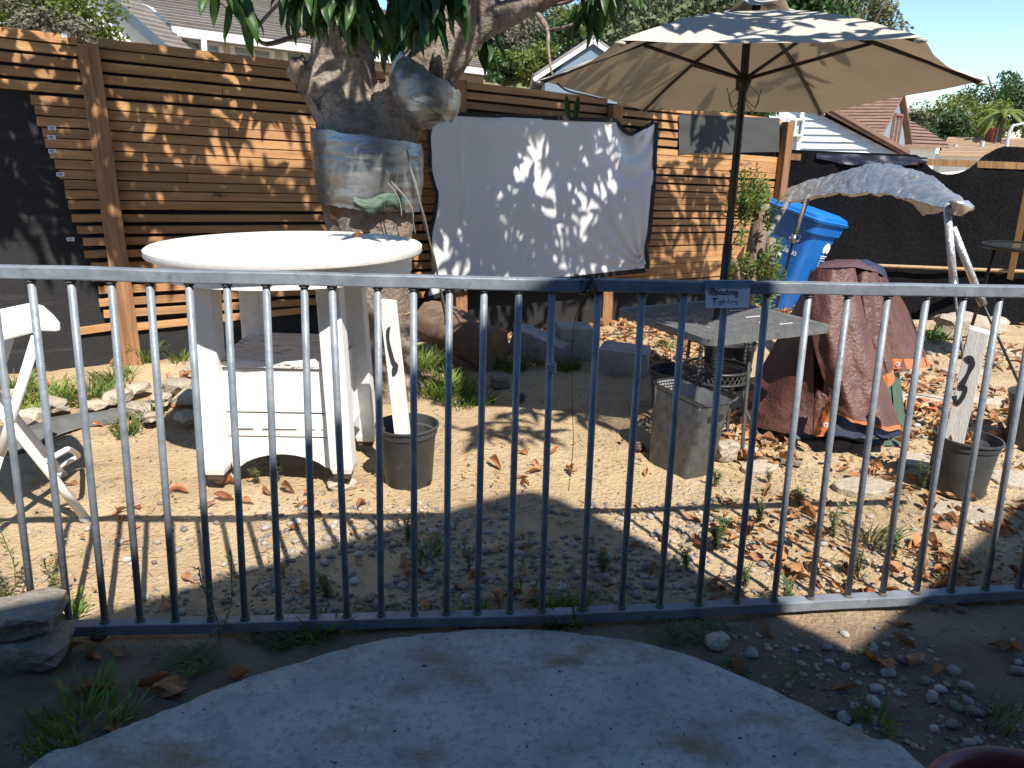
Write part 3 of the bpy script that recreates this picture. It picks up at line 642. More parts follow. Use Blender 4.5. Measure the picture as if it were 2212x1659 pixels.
# ---- grey roof far right
a = Y(1950, 262, 34.0); b = Y(2010, 262, 34.0); b.z = a.z; t = Y(2006, 236, 36)
h7 = thing('far_grey_roof_house', 'distant white gable with a pale grey roof below the sky', 'house', (a.x, a.y, 0))
mb = MB(); mb.prism([base(a), base(b), b, Vector((t.x, b.y+.5, t.z-.08)), a], (0, 5, 0)); mb.build('wall', 'stuccow', h7)
mb = MB(); mb.prism([a, Vector((b.x-.1, b.y-.2, b.z)), t, t+Vector((-4, 2, 0)), a+Vector((-4, 2, 0))], (0, 0, .06)); mb.build('roof', 'roofg', h7)
# ---- street lamp
p0 = Y(2172, 327, 24); p0.z = 0; tpz = Y(2178, 280, 24)
lamp = thing('street_lamp', 'grey curved street lamp in front of the far trees at the right edge', 'street lamp', p0)
mb = MB(); top = Y(2180, 285, 24); e1 = Y(2196, 270, 24); e2 = Y(2212, 266, 24)
mb.tube([p0, Vector((p0.x, p0.y, top.z-.4)), top, lerp(top, e1, .6)+Vector((-.02, 0, .07)), e1, e2], [.075, .055, .05, .045, .04, .035], 8); mb.build('pole', 'lampm', lamp, True)
mb = MB(); mb.rock(e2+Vector((.18, 0, -.02)), (.5, .22, .12), 3, 0, .2, .02); mb.build('lamp_head', 'lampm', lamp, True)
# ================================================================== trees beyond
def crown_mb(c, rad, n, size, seed, clump=9):
    rr = random.Random(seed); mb = MB(); c = Vector(c); cl = []
    for i in range(clump*3):
        d = Vector((rr.gauss(0, 1), rr.gauss(0, 1), rr.gauss(0, 1))).normalized(); q = rr.uniform(.35, .95)
        cl.append((Vector((d.x*rad[0]*q, d.y*rad[1]*q, d.z*rad[2]*q)), rr.uniform(.22, .42)))
    for i in range(n):
        p, cr = rr.choice(cl); d = Vector((rr.gauss(0, 1), rr.gauss(0, 1), rr.gauss(0, 1))).normalized()*rr.uniform(.5, 1.05)*cr
        q = c + p + Vector((d.x*rad[0], d.y*rad[1], d.z*rad[2]))
        a = Vector((rr.gauss(0, 1), rr.gauss(0, 1), rr.gauss(0, .7))).normalized(); b = a.orthogonal().normalized(); s = size*rr.uniform(.6, 1.4)
        b = Matrix.Rotation(rr.uniform(0, 6.28), 3, a) @ b
        mb.add([q-a*s*.5, q+b*s*.28+a*.1*s, q+a*s*.5, q-b*s*.28], [[0, 1, 2, 3]])
    return mb
def far_tree(name, label, cat, c, rad, n, size, mat, seed, group=None, trunk=True):
    c = Vector(c); g = thing(name, label, cat, (c.x, c.y, 0), group)
    mb = crown_mb(c, rad, n, size, seed, 10); o = mb.build('crown', mat, g)
    if trunk:
        mb = MB(); rr = random.Random(seed+5); b0 = Vector((c.x, c.y, -.3)); f = Vector((c.x+.1*rad[0], c.y, c.z-rad[2]*.5)); tr = min(.22, rad[0]*.08)
        mb.tube([b0, lerp(b0, f, .5)+Vector((.1*rad[0], 0, 0)), f], [tr*1.3, tr, tr*.8], 8)
        for k in range(5):
            d = Vector((rr.uniform(-1, 1)*rad[0]*.7, rr.uniform(-1, 1)*rad[1]*.7, rr.uniform(0, .8)*rad[2])); mb.tube([f, f+d*.5+Vector((0, 0, .1)), c+d], [tr*.6, tr*.4, tr*.15], 6)
        mb.build('trunk', 'trunkf', g, True)
    return g
far_tree('shrub', 'bright green shrub with brown twigs above the fence at the top left corner', 'shrub', Y(75, 40, 8.6), (.95, .7, .62), 11000, .055, 'foliage_lime', 1)
far_tree('shrub', 'brown twiggy patch of bush in front of the bright shrub at top left', 'shrub', Y(95, 66, 8.0), (.55, .4, .25), 3200, .045, 'foliage_brush', 2)
far_tree('olive_tree', 'large grey green tree spreading behind the top of the umbrella', 'tree', Y(1560, 20, 17), (2.7, 2.0, 1.5), 15000, .12, 'foliage_olive', 3)
far_tree('leafy_tree', 'round olive green tree against the sky, right of the umbrella top', 'tree', Y(1815, 45, 18), (1.35, 1.2, 1.15), 9000, .105, 'foliage_olive', 4)
far_tree('leafy_tree', 'deeper green tree crown between the two olive trees at the umbrella top', 'tree', Y(1725, 20, 16), (1.1, 1, .9), 3600, .14, 'foliage_dark', 5)
far_tree('willow_tree', 'pale green hanging tree left of the umbrella top', 'tree', Y(1385, 60, 15), (.9, .9, 1.1), 3600, .13, 'foliage_olive', 15)
far_tree('hedge_bush', 'small bright green bush above the fence under the umbrella', 'bush', Y(1620, 243, 10.2), (.42, .4, .16), 900, .09, 'foliage_dark', 6)
hs = [((1105, 95, 24), (1.1, 1, .9), 'foliage_brush', 'dry_bush', 'grey leafless thicket on the hillside beside the big limb'),
      ((1180, 60, 27), (1.5, 1, .9), 'foliage_olive', 'hillside_bush', 'dull green bush at the top of the hillside under the sky'),
      ((1212, 95, 22), (.8, .8, .7), 'foliage_dark', 'hillside_bush', 'dark green bush on the hillside above the blue gable'),
      ((1150, 140, 20), (.95, .8, .5), 'foliage_lime', 'hillside_bush', 'yellow green bush low on the hillside left of the blue gable'),
      ((1090, 145, 20), (.5, .6, .4), 'foliage_dark', 'hillside_bush', 'dark bush at the foot of the hillside by the tiled eave'),
      ((1270, 60, 25), (1.1, 1, .9), 'foliage_lime', 'hillside_bush', 'light green bush on the hillside behind the hanging leaves'),
      ((1075, 50, 30), (1.4, 1, .8), 'foliage_brush', 'dry_bush', 'brown dry brush high on the hillside near the limb'),
      ((980, 90, 26), (2.2, 1.5, 1.3), 'foliage_olive', 'hillside_bush', 'green bush on the hillside seen between the tree limbs')]
for i, (p, r_, mt, nm, lb) in enumerate(hs): far_tree(nm, lb, 'bush', Y(*p), r_, 4200, .11, mt, 20+i, None, False)
rt = [((2085, 255, 34), (2.0, 1.5, 1.15), 'foliage_lime', 'leafy_tree', 'yellow green feathery tree beyond the tan roof'),
      ((2035, 278, 31), (1.0, 1, .85), 'foliage_dark', 'leafy_tree', 'dark round tree beside the distant grey roof'),
      ((2165, 220, 40), (2.3, 1.6, 1.5), 'foliage_dark', 'leafy_tree', 'tall dark green tree at the right edge of the skyline'),
      ((2215, 235, 36), (1.6, 1.4, 1.6), 'foliage_dark', 'leafy_tree', 'dark green tree behind the street lamp'),
      ((1992, 262, 30), (.6, .6, .35), 'foliage_olive', 'bush', 'low hedge in front of the distant grey roof'),
      ((2110, 285, 32), (1.2, 1, .6), 'foliage_lime', 'leafy_tree', 'low yellow tree behind the brick chimney')]
for i, (p, r_, mt, nm, lb) in enumerate(rt): far_tree(nm, lb, 'tree', Y(*p), r_, 5000, .14, mt, 40+i)
# palm
pc = Y(2166, 245, 29); palm = thing('palm_tree', 'small palm with drooping fronds beside the street lamp', 'palm', (pc.x, pc.y, 0))
mb = MB(); mb.tube([Vector((pc.x, pc.y, -.2)), pc], [.16, .12], 8); mb.build('trunk', 'trunkf', palm, True)
for k in range(14):
    a = k*2.4; mb = MB(); el = rnd(-.1, .9); L = .95
    pts = [pc + Vector((math.cos(a)*t*L, math.sin(a)*t*L, L*(el*t-1.0*t*t))) for t in (0, .25, .5, .75, 1)]
    sd = Vector((-math.sin(a), math.cos(a), 0)); vs = []
    for i, p in enumerate(pts): wd = .13*math.sin(math.pi*(.12+.86*i/4)); vs += [p-sd*wd-Vector((0, 0, .06)), p, p+sd*wd-Vector((0, 0, .06))]
    mb.add(vs, [[i*3+j, i*3+j+1, i*3+4+j, i*3+3+j] for i in range(4) for j in (0, 1)]); mb.build('frond', 'foliage_lime', palm)
# house on the hill top
p = Y(1104, 22, 40); hh = thing('hilltop_house', 'small terracotta roofed house on the hilltop seen between the limbs', 'house', (p.x, p.y, p.z-1.2))
mb = MB(); mb.box((p.x, p.y+2, p.z-.9), (2.6, 3, 1.6)); mb.build('wall', 'stucco', hh)
mb = MB(); mb.prism([p+Vector((-1.6, 0, -.2)), p+Vector((1.6, 0, -.2)), p+Vector((0, 0, .75))], (0, 4, 0)); mb.build('roof', 'rooftan', hh)
# ================================================================== the big tree
TY = 4.5
def TP(u, v, y=TY): return Y(u, v, y)
def TR(w_, y=TY): return w_/2/FPX*y*1.03
tr0 = G(832, 850); tree = thing('magnolia_tree', 'big pale barked magnolia with dark glossy leaves, trunk behind the round table', 'tree', (TP(830, 700).x, TY, 0))
def limb(mb, pts, n=16): mb.tube(spl([TP(*p[:2], p[3] if len(p) > 3 else TY) for p in pts], 5), spl_r([TR(p[2], p[3] if len(p) > 3 else TY) for p in pts], 5), n)
def spl_r(rs, n):
    return [max(.004, q.x) for q in spl([Vector((r, 0, 0)) for r in rs], n)]
tb = MB()
limb(tb, [(838, 880, 210), (834, 830, 165), (828, 760, 135), (818, 680, 150), (806, 590, 166), (800, 500, 176), (797, 430, 192), (796, 360, 200), (793, 310, 200), (790, 275, 176), (788, 248, 120), (787, 228, 40)])
limb(tb, [(775, 330, 150), (735, 250, 120), (690, 190, 78), (656, 145, 58)])
limb(tb, [(770, 320, 140), (738, 240, 120), (712, 170, 72), (704, 90, 58), (700, -40, 50, 4.45)])
limb(tb, [(790, 330, 140), (776, 250, 100), (770, 170, 78), (764, 90, 66), (752, -60, 58, 4.4)])
limb(tb, [(820, 330, 150), (850, 260, 120), (888, 205, 112), (930, 140, 116), (975, 80, 116), (1012, 20, 100), (1035, -60, 90)])
limb(tb, [(900, 170, 70), (965, 110, 62), (1020, 70, 60), (1075, 40, 50), (1130, 18, 40, 4.4), (1180, 2, 36, 4.3), (1260, -40, 30, 4.2)])
limb(tb, [(640, 128, 16), (650, 158, 40), (668, 185, 60)], 8)
mbm = tb.build('trunk', 'bark', None, True)
mbm.location = (0, 0, 0)
# blend the limbs into one surface
md = mbm.modifiers.new('r', 'REMESH'); md.mode = 'VOXEL'; md.voxel_size = .016; md.use_smooth_shade = True
sm = mbm.modifiers.new('s', 'SMOOTH'); sm.factor = .6; sm.iterations = 9
c0 = Vector(((min(v.x for v in tb.v)+max(v.x for v in tb.v))/2, (min(v.y for v in tb.v)+max(v.y for v in tb.v))/2, min(v.z for v in tb.v)))
dg = bpy.context.evaluated_depsgraph_get(); ev = mbm.evaluated_get(dg); tm = bpy.data.meshes.new_from_object(ev)
bpy.data.objects.remove(mbm)
vn = [v.normal.copy() for v in tm.vertices]
for v, n_ in zip(tm.vertices, vn):
    w_ = v.co + c0; q = Vector((w_.x*7, w_.y*7, w_.z*3.2))
    d = .018*noise.noise(q*.7) + .010*noise.noise(q*1.9+Vector((5, 1, 2))) + .004*noise.noise(w_*45)
    r_ = noise.noise(Vector((w_.x*11, w_.y*11, w_.z*26+3))); d -= .016*max(0, r_-.22); r3 = noise.noise(Vector((w_.x*16, w_.y*16, w_.z*5+9))); d -= .010*max(0, .12-abs(r3))/.12*max(0, noise.noise(w_*3+Vector((3, 3, 3)))+.15)
    v.co = w_ + n_*d - tree.location
tm.name = 'trunk'; tm.materials.clear(); tm.materials.append(MT['bark'])
trunk = bpy.data.objects.new('trunk', tm); COL.objects.link(trunk); trunk.parent = tree
mb = MB(); c_ = TP(643, 152, TY-.05); mb.rock(c_, (.10, .12, .16), 4, .3, .4, .35, 3, .5); mb.build('broken_stub', 'wood', trunk, True)
# thin branches
def twig(pts, r0, r1):
    k = spl([TP(*p) for p in pts], 5); tw = MB(); tw.tube(k, [lerp(r0, r1, i/(len(k)-1)) for i in range(len(k))], 6); tw.build('branch', 'bark', trunk, True)
twig([(700, 60, 4.4), (640, 78, 4.2), (575, 95, 4.0), (545, 70, 3.95), (515, 35, 3.9), (470, 0, 3.85), (440, -30, 3.8)], .015, .006)
twig([(545, 70, 3.95), (590, 20, 4.0), (640, -30, 4.0)], .010, .007)
twig([(1150, 12, 4.38), (1165, 35, 4.3), (1183, 65, 4.2), (1184, 100, 4.15), (1190, 150, 4.1)], .018, .006)
twig([(1183, 66, 4.2), (1225, 58, 4.1), (1262, 40, 4.05), (1290, 10, 4.0), (1320, -30, 4.0)], .010, .007)
twig([(1150, 14, 4.38), (1225, 5, 4.2), (1262, -20, 4.1)], .010, .008)
twig([(900, 90, 4.4), (880, 60, 4.2), (850, 20, 4.1), (820, -40, 4.0)], .012, .01)
twig([(770, 90, 4.4), (745, 30, 4.1), (720, -40, 4.0)], .012, .01)
# ---- leaf shapes
def leaf_mesh(name, L, wd, droop, fold, curl, mat, nu=5, seed=0, nv=1):
    rr = random.Random(seed); vs = []; fs_ = []
    for i in range(nu+1):
        t = i/nu; wv = wd*(math.sin(math.pi*min(1, t*.93+.05))**.8)*(1 if t < .97 else .1)
        x = L*t; z = -droop*L*t*t + .012*math.sin(t*9+seed)*L*3
        for jj in range(-nv, nv+1):
            j = jj/nv; q_ = abs(j)**(1 if nv == 1 else 1.7); zz = z + q_*fold*wv + curl*wv*q_*math.sin(t*5+seed+(0 if nv == 1 else 1.3*j)); vs.append((x, j*wv*.5*(1-.25*abs(fold)), zz))
        W_ = 2*nv+1
        if i: b = (i-1)*W_; fs_ += [[b+k, b+k+1, b+W_+k+1, b+W_+k] for k in range(2*nv)]
    me = bpy.data.meshes.new(name); me.from_pydata(vs, [], fs_); me.materials.append(MT[mat]); me.polygons.foreach_set('use_smooth', [True]*len(me.polygons)); return me
GL = [leaf_mesh('green_leaf', .205, .056, .28, .35, .12, 'leaf', 6, s) for s in (0, 1)] + [leaf_mesh('green_leaf', .165, .050, .15, .5, .25, 'leaf', 6, 2)]
crown = None
FO = MB()
protos = [([v.co.copy() for v in me.vertices], [list(p.vertices) for p in me.polygons]) for me in GL]
def leaf_mat(base, d, roll, s):
    x = d.normalized(); up = Vector((0, 0, 1)) if abs(x.z) < .95 else Vector((0, 1, 0))
    y = up.cross(x).normalized(); zz = x.cross(y); Mx = Matrix((x, y, zz)).transposed() @ Matrix.Rotation(roll, 3, 'X')
    m4 = (Mx*s).to_4x4(); m4.translation = base; return m4
vis_list = []
def whorl(c, n, hang, visible, spread=.05):
    for k in range(n):
        a = k*2.4+rnd(-.4, .4); el = rnd(-.2, .7) - hang
        d = Vector((math.cos(a), math.sin(a), el)).normalized(); b = c + Vector((rnd(-1, 1), rnd(-1, 1), rnd(-1, 1)))*spread
        m4 = leaf_mat(b, d, rnd(-.6, .6), rnd(.8, 1.2))
        if visible: vis_list.append(m4)
        else:
            vs, fs_ = R.choice(protos); FO.add([m4 @ v for v in vs], fs_)
# leaves seen hanging into the picture
for (u0, u1, v0, v1, y0, y1, n) in ((625, 715, -60, -15, 3.75, 4.1, 7), (630, 690, -20, 14, 3.8, 4.1, 4), (715, 790, -60, -5, 3.75, 4.0, 8), (735, 775, 0, 40, 3.75, 4.0, 3), (845, 925, -60, 0, 3.85, 4.15, 8),
                              (870, 930, 0, 40, 3.9, 4.2, 4), (925, 985, -60, -25, 3.9, 4.1, 5), (810, 850, 30, 75, 4.7, 5.0, 5), (1020, 1048, 70, 100, 4.7, 4.9, 3), (1262, 1330, -70, -10, 3.8, 4.1, 6), (1240, 1275, 10, 40, 4.0, 4.1, 2),
                              (455, 470, -40, -25, 3.75, 3.9, 1), (505, 520, -5, 10, 3.85, 3.9, 1), (600, 640, -60, -40, 3.8, 4.0, 2)):
    for k in range(n):
        c = Y(rnd(u0, u1), rnd(v0, v1), rnd(y0, y1))
        whorl(c, R.choice((4, 5, 6)), 1.5, True, .03)
# rest of the crown: unseen leaf whorls, placed sunward of surfaces to shade
CC = Vector((-.2, 4.1, 3.4))
def canopy(n, pick, hmin=2.55, hmax=4.5):
    k = 0; t_ = 0
    while k < n and t_ < n*12:
        t_ += 1; p = pick(); 
        if p is None: continue
        z = rnd(hmin, hmax); t = (z-p.z)/SUN.z; c = p + SUN*t
        if (c-CC).xy.length > 3.3: continue
        uv = proj(c - Vector((0, 0, .22)))
        if -80 < uv[0] < 2290 and -25 < uv[1]: continue
        whorl(c, R.choice((5, 6, 7, 8)), .45, False, .06); k += 1
clumps = [rnd(-4, 2.2) for _ in range(60)]
def tgt(s0, s1, z0, z1):
    def f():
        s = rnd(s0, s1); z = rnd(z0, z1); q = fpt(s, z)
        if noise.noise(Vector((s*2.2, z*2.2, 4))) < -.27: return None
        return q
    return f
S_A = fs(640, 300); S_SC0 = fs(930, 400); S_SC1 = fs(1415, 400)
canopy(190, tgt(-3.2, S_A, .95, 2.5)); canopy(60, tgt(-.2, S_A, .72, 1.2))
canopy(45, tgt(S_A, S_SC0+.1, .25, 2.2))
canopy(190, tgt(S_SC0-.1, S_SC1-.2, .80, 2.3)); canopy(70, tgt(S_SC0-.1, S_SC0+.8, 1.0, 2.3)); canopy(60, tgt(S_SC1-.35, S_SC1+.1, .8, 2.2)); canopy(70, tgt(S_SC0+.3, S_SC1, .35, .85))
canopy(22, tgt(S_SC1, S_END, .6, 1.9)); canopy(16, tgt(S_SC1, S_END, .1, .7))
def gt(u0, u1, v0, v1):
    def f():
        q = G(rnd(u0, u1), rnd(v0, v1)); return q if noise.noise(q*2.5) > -.25 else None
    return f
canopy(34, gt(880, 1180, 700, 850)); canopy(8, gt(1180, 1420, 690, 830)); canopy(13, gt(900, 1320, 860, 960))
canopy(9, lambda: Y(rnd(700, 900), rnd(500, 545), 3.75), 2.6, 3.6)
canopy(16, lambda: Y(rnd(1400, 1850), rnd(30, 78), 3.3), 2.75, 3.8)
canopy(60, lambda: Y(rnd(590, 960), rnd(-60, 60), 3.95), 2.7, 4.2); crown = FO.build('crown', 'leaf', tree, True)
for m4 in vis_list[:300]: inst('leaf', R.choice(GL), m4, crown)
# leaves by the umbrella's left corner
for u, v in ((1225, 205), (1250, 208)):
    vis_c = TP(u, v, 3.95); m4 = leaf_mat(vis_c, Vector((rnd(-.3, .1), -.1, -1)), rnd(-.5, .5), .75); inst('leaf', GL[2], m4, crown)
mb = MB(); mb.tube(spl([TP(1190, 150, 4.1), TP(1200, 175, 4.05), TP(1225, 196, 4.0), TP(1262, 205, 3.95), TP(1290, 212, 3.93)], 4), .005, 5); mb.build('twig', 'bark', crown, True)
# ---- silver tape round the trunk
def crease(q):
    d_, _p = noise.voronoi(q); return min(.35, d_[1]-d_[0])
tape_root = None
def tape_band(parent, path, wds, y, seed, tilt=0, ragged=.014):
    mb = MB(); pts = spl([TP(u, v, y) for u, v in path], 9); rs = spl_r([TR(w_, y) for w_ in wds], 9); vs = []; n = 150; k = len(pts)
    for i in range(k):
        t = (pts[min(i+1, k-1)]-pts[max(0, i-1)]).normalized(); x = Vector((1, 0, 0)); x = (x-t*x.dot(t)).normalized(); y_ = t.cross(x)
        for j in range(n):
            a = 2*math.pi*j/n; d = x*math.cos(a)+y_*math.sin(a); q = pts[i] + d*rs[i]; q.z -= tilt*math.cos(a)*rs[i]
            e = crease(Vector((q.x*9+q.z*5+seed, q.y*9, q.z*24))); r2 = .0045*e + .002*noise.noise(q*18) + .004*noise.noise(Vector((q.x*4, q.y*4, q.z*30+seed)))
            q += d*r2
            if i in (0, k-1): q += t*ragged*(noise.noise(Vector((math.cos(a)*3, math.sin(a)*3, seed+i)))+.5*noise.noise(Vector((a*9, seed, i))))
            vs.append(q)
    mb.add(vs, [[i*n+j, i*n+(j+1) % n, (i+1)*n+(j+1) % n, (i+1)*n+j] for i in range(k-1) for j in range(n)])
    return mb.build('tape_strip', 'tape', parent, True, sharp=40)
tw1 = thing('tape_wrap', 'wide silver tape band wrapped round the trunk above the table', 'tape wrap', TP(796, 440))
tape_band(tw1, [(799, 446), (798, 420), (797, 392)], [200, 208, 212], TY, 3, .08)
tape_band(tw1, [(797, 406), (796, 372), (795, 338)], [210, 218, 218], TY, 5, .12)
tape_band(tw1, [(796, 352), (794, 322), (792, 293)], [217, 221, 216], TY, 9, .16)
tw2 = thing('tape_wrap', 'silver tape bundle wrapped round the right limb fork', 'tape wrap', TP(912, 280))
tape_band(tw2, [(914, 282), (910, 262), (911, 230), (915, 210)], [30, 84, 122, 132], TY-.05, 8, .1, .01)
tape_band(tw2, [(911, 226), (919, 195), (931, 158)], [128, 137, 126], TY-.05, 12, .22, .02)
# rag tucked below the band
mb = MB()
def rag(a, b):
    u = lerp(788, 885, a); v = lerp(418+6*math.sin(a*7), 448-8*math.cos(a*9), b); q = TP(u, v, TY-.02); c = TP(797, v, TY)
    ang = (u-797)/108; q.y = TY - math.sqrt(max(.02, 1-ang*ang))*TR(212)-.012-.022*math.sin(b*math.pi)-.012*noise.noise(Vector((a*7, b*4, 2))); return q
mb.grid(rag, 30, 8); tag(mb.build('rag', 'tarpg', None, True), 'crumpled dark green rag tucked under the silver tape band on the trunk', 'rag')
# hanging strap and strings
mb = MB(); pts = [TP(876, 325, 4.16), TP(888, 370, 4.12), TP(905, 430, 4.15), TP(925, 510, 4.25), TP(942, 580, 4.4), TP(958, 660, 4.6), TP(962, 700, 4.72)]
k = spl(pts, 6); vs = []
for i, p in enumerate(k): s = Vector((.009-.003*i/len(k)+.003*math.sin(i*.9), .006*math.sin(i*.7), .002)); vs += [p-s, p+s, p+s+Vector((0, .003, 0)), p-s+Vector((0, .003, 0))]
mb.add(vs, [[i*4+j, i*4+(j+1) % 4, i*4+4+(j+1) % 4, i*4+4+j] for i in range(len(k)-1) for j in range(4)])
tag(mb.build('strap', 'strap', None, True), 'long pale strap hanging from the tape band down to the logs', 'strap')
mb = MB(); mb.tube(spl([TP(845, 392, 4.13), TP(870, 420, 4.1), TP(890, 450, 4.1), TP(893, 480, 4.12), TP(897, 505, 4.14)], 4), [.004]*17, 5); mb.tube(spl([TP(838, 395, 4.12), TP(862, 430, 4.1), TP(868, 470, 4.1)], 4), .003, 5)
tag(mb.build('string', 'strap', None, True), 'frayed pale string trailing below the tape band on the trunk', 'string')
mb = MB(); vs = []
for i in range(41):
    a = math.pi*(1.02+i/40*.96); vs.append(Vector((TP(822, 660).x+math.cos(a)*.205, TY+math.sin(a)*.205, TP(822, 696-.0*i).z+.10*(i/40)**1.0+.01*math.sin(i*.5))))
mb.tube(vs, .004, 5); tag(mb.build('wire_loop', 'stake', None, True), 'thin tan wire looped round the lower trunk behind the white board', 'wire')
# ================================================================== railing panels
def rail_panel(label, x0y0, x1y1, ub, ut, ztop, zbot, name='metal_railing'):
    a = Vector((x0y0[0], x0y0[1], 0)); b = Vector((x1y1[0], x1y1[1], 0)); d = (b-a).normalized(); L = (b-a).length
    g = thing(name, label, 'railing', a, 'metal railing panels across the patio edge')
    def bar(z, nm, w_, h, z2=None):
        mb = MB(); k = 24; vs = []
        for i in range(k+1):
            p = lerp(a, b, i/k) + Vector((0, 0, lerp(z, z if z2 is None else z2, i/k)+.003*noise.noise(Vector((i*.3+a.x, z, 0))))); n_ = Vector((d.y, -d.x, 0))
            for sx, sz in ((-1, -1), (1, -1), (1, 1), (-1, 1)): vs.append(p + n_*sx*w_/2 + Vector((0, 0, sz*h/2)))
        mb.add(vs, [[i*4+j, i*4+(j+1) % 4, i*4+4+(j+1) % 4, i*4+4+j] for i in range(k) for j in range(4)] + [[3, 2, 1, 0], [k*4+j for j in range(4)]])
        mb.build(nm, 'rail', g, bevel=.0035)
    za, zb2 = ztop; bar(za, 'top_rail', .036, .034, zb2); bar(zbot, 'bottom_rail', .042, .036)
    me = None; h = za-zbot-.036
    n_ = Vector((d.y, -d.x, 0))
    for bu, tu in zip(ub, ut):
        zb_ = zbot+.018; zt_ = lerp(za, zb2, max(0, min(1, (VPL(tu, 640, a, b)-a).dot(d)/L)))-.017
        def onz(u, z):
            v = 1000
            for _ in range(12):
                p = VPL(u, v, a, b); v -= (z-p.z)*500
            return VPL(u, v, a, b)
        p0 = onz(bu, zb_); p1 = onz(tu, zt_); BARS.append((bu, proj(p0)[1], tu, proj(p1)[1]))
        if me is None:
            mb = MB(); mb.tube([Vector((0, 0, 0)), Vector((0, 0, h*.5)), Vector((0, 0, h))], .0103, 12)
            mb.cur = 1
            for zz in (.002, h-.004): mb.lathe([(.0145, zz-.004), (.0135, zz+.003), (.0103, zz+.006)], (0, 0, 0), 12)
            o = mb.build('baluster', ['rail', 'weld'], None, True); me = o.data; bpy.data.objects.remove(o)
        ax = (p1-p0); s_ = ax.length/h; ax.normalize(); x_ = ax.cross(n_).normalized(); y_ = ax.cross(x_)
        m4 = Matrix((x_, y_, ax*s_)).transposed().to_4x4(); m4.translation = p0; inst('baluster', me, m4, g)
    return g, d, L
PA = Vector((-1.78, 1.935, 0)); PB = Vector((.205, 2.066, 0)); PC = Vector((2.15, 2.285, 0))
ZB = .04; _q0, _q1, _q2 = VPL(0, 587, PA, PB), VPL(1238, 616, PA, PB), VPL(2212, 629, PB, PC)
ZT = _q1.z; ZA = ZT + (_q0.z-ZT)*(PB-PA).length/(PB-_q0).xy.length; ZC = ZT + (_q2.z-ZT)*(PC-PB).length/(_q2-PB).xy.length
dAB = (PB-PA).normalized(); dBC = (PC-PB).normalized()
BARS = []
rail_panel('long weathered grey metal railing panel, left of the wire tie', PA, PB, (75, 150, 227, 303, 379, 456, 529, 603, 678, 750, 823, 895, 964, 1031, 1101, 1170), (-18, 67, 153, 240, 323, 408, 490, 575, 657, 717, 816, 893, 971, 1046, 1121, 1193), (ZA, ZT), ZB)
rail_panel('grey metal railing panel carrying the paper sign, right of the wire tie', PB+dBC*.004, PC, (1258, 1342, 1425, 1509, 1591, 1672, 1751, 1831, 1906, 1979, 2054, 2129, 2202), (1293, 1388, 1478, 1567, 1656, 1747, 1832, 1918, 2002, 2082, 2160, 2238, 2312), (ZT, ZC), ZB)
mb = MB()
for k in range(7):
    c = PB + Vector((rnd(-.03, .03), 0, ZT)); pts = []
    for i in range(13):
        a = i/12*2*math.pi; pts.append(c + Vector((rnd(-.006, .006)+.012*math.sin(a+k), math.cos(a)*.026, math.sin(a)*.026)))
    mb.tube(pts, .0014, 5)
for k in range(4): mb.tube([PB+Vector((rnd(-.02, .02), -.02, ZT+.01)), PB+Vector((rnd(-.05, .05), -.03, ZT+.035)), PB+Vector((rnd(-.06, .06), -.03, ZT+.02))], .0013, 5)
tag(mb.build('wire_tie', 'wire', None, True), 'twisted wire tie binding the two railing panels together', 'wire tie')
mb = MB(); mb.tube(spl([PB+Vector((0, -.02, ZT-.02)), Y(1240, 700, 2.06), Y(1236, 860, 2.07), Y(1238, 960, 2.09), Y(1228, 1060, 2.1)], 5), .0011, 5)
tag(mb.build('loose_wire', 'wire', None, True), 'thin loose wire dangling from the tie between the railing panels', 'wire')
p = VPL(1190, 793, PA, PB); mb = MB()
for k in range(3):
    pts = [p + Vector((math.cos(a)*.0135, math.sin(a)*.0135, .008*(k-1)+.002*math.sin(a*2))) for a in [i*math.pi/8 for i in range(17)]]; mb.tube(pts, .0035, 6)
tag(mb.build('rope_knot', 'rope', None, True), 'small grey rope knot tied round one railing bar', 'rope')
# ---- paper sign
n_ = Vector((dBC.y, -dBC.x, 0)); off = PB+n_*.021, PC+n_*.021
def sg(u, v, e=0): return VPL(u, v, PB+n_*(.022+e), PC+n_*(.022+e))
sign = thing('paper_sign', 'handwritten white paper sign taped to the railing with blue tape', 'sign', sg(1570, 660))
mb = MB(); mb.grid(lambda a, b: lerp(lerp(sg(1524, 665), sg(1617, 664), a), lerp(sg(1524, 612), sg(1622, 612), a), b) + n_*(.004*math.sin(a*3)*(1-b)), 10, 6); mb.build('paper', 'paper', sign, True)
mb = MB(); mb.grid(lambda a, b: lerp(lerp(sg(1522, 622+2*math.sin(a*5), .004), sg(1626, 620, .004), a), lerp(sg(1523, 607, .004), sg(1627, 607, .004), a), b) + n_*.002*math.sin(a*11), 12, 3)
mb.grid(lambda a, b: lerp(lerp(sg(1523, 607.3, .004), sg(1627, 607.3, .004), a), lerp(sg(1523, 604.5, -.052), sg(1627, 604.5, -.052), a), b), 10, 3); mb.build('tape', 'btape', sign, True)
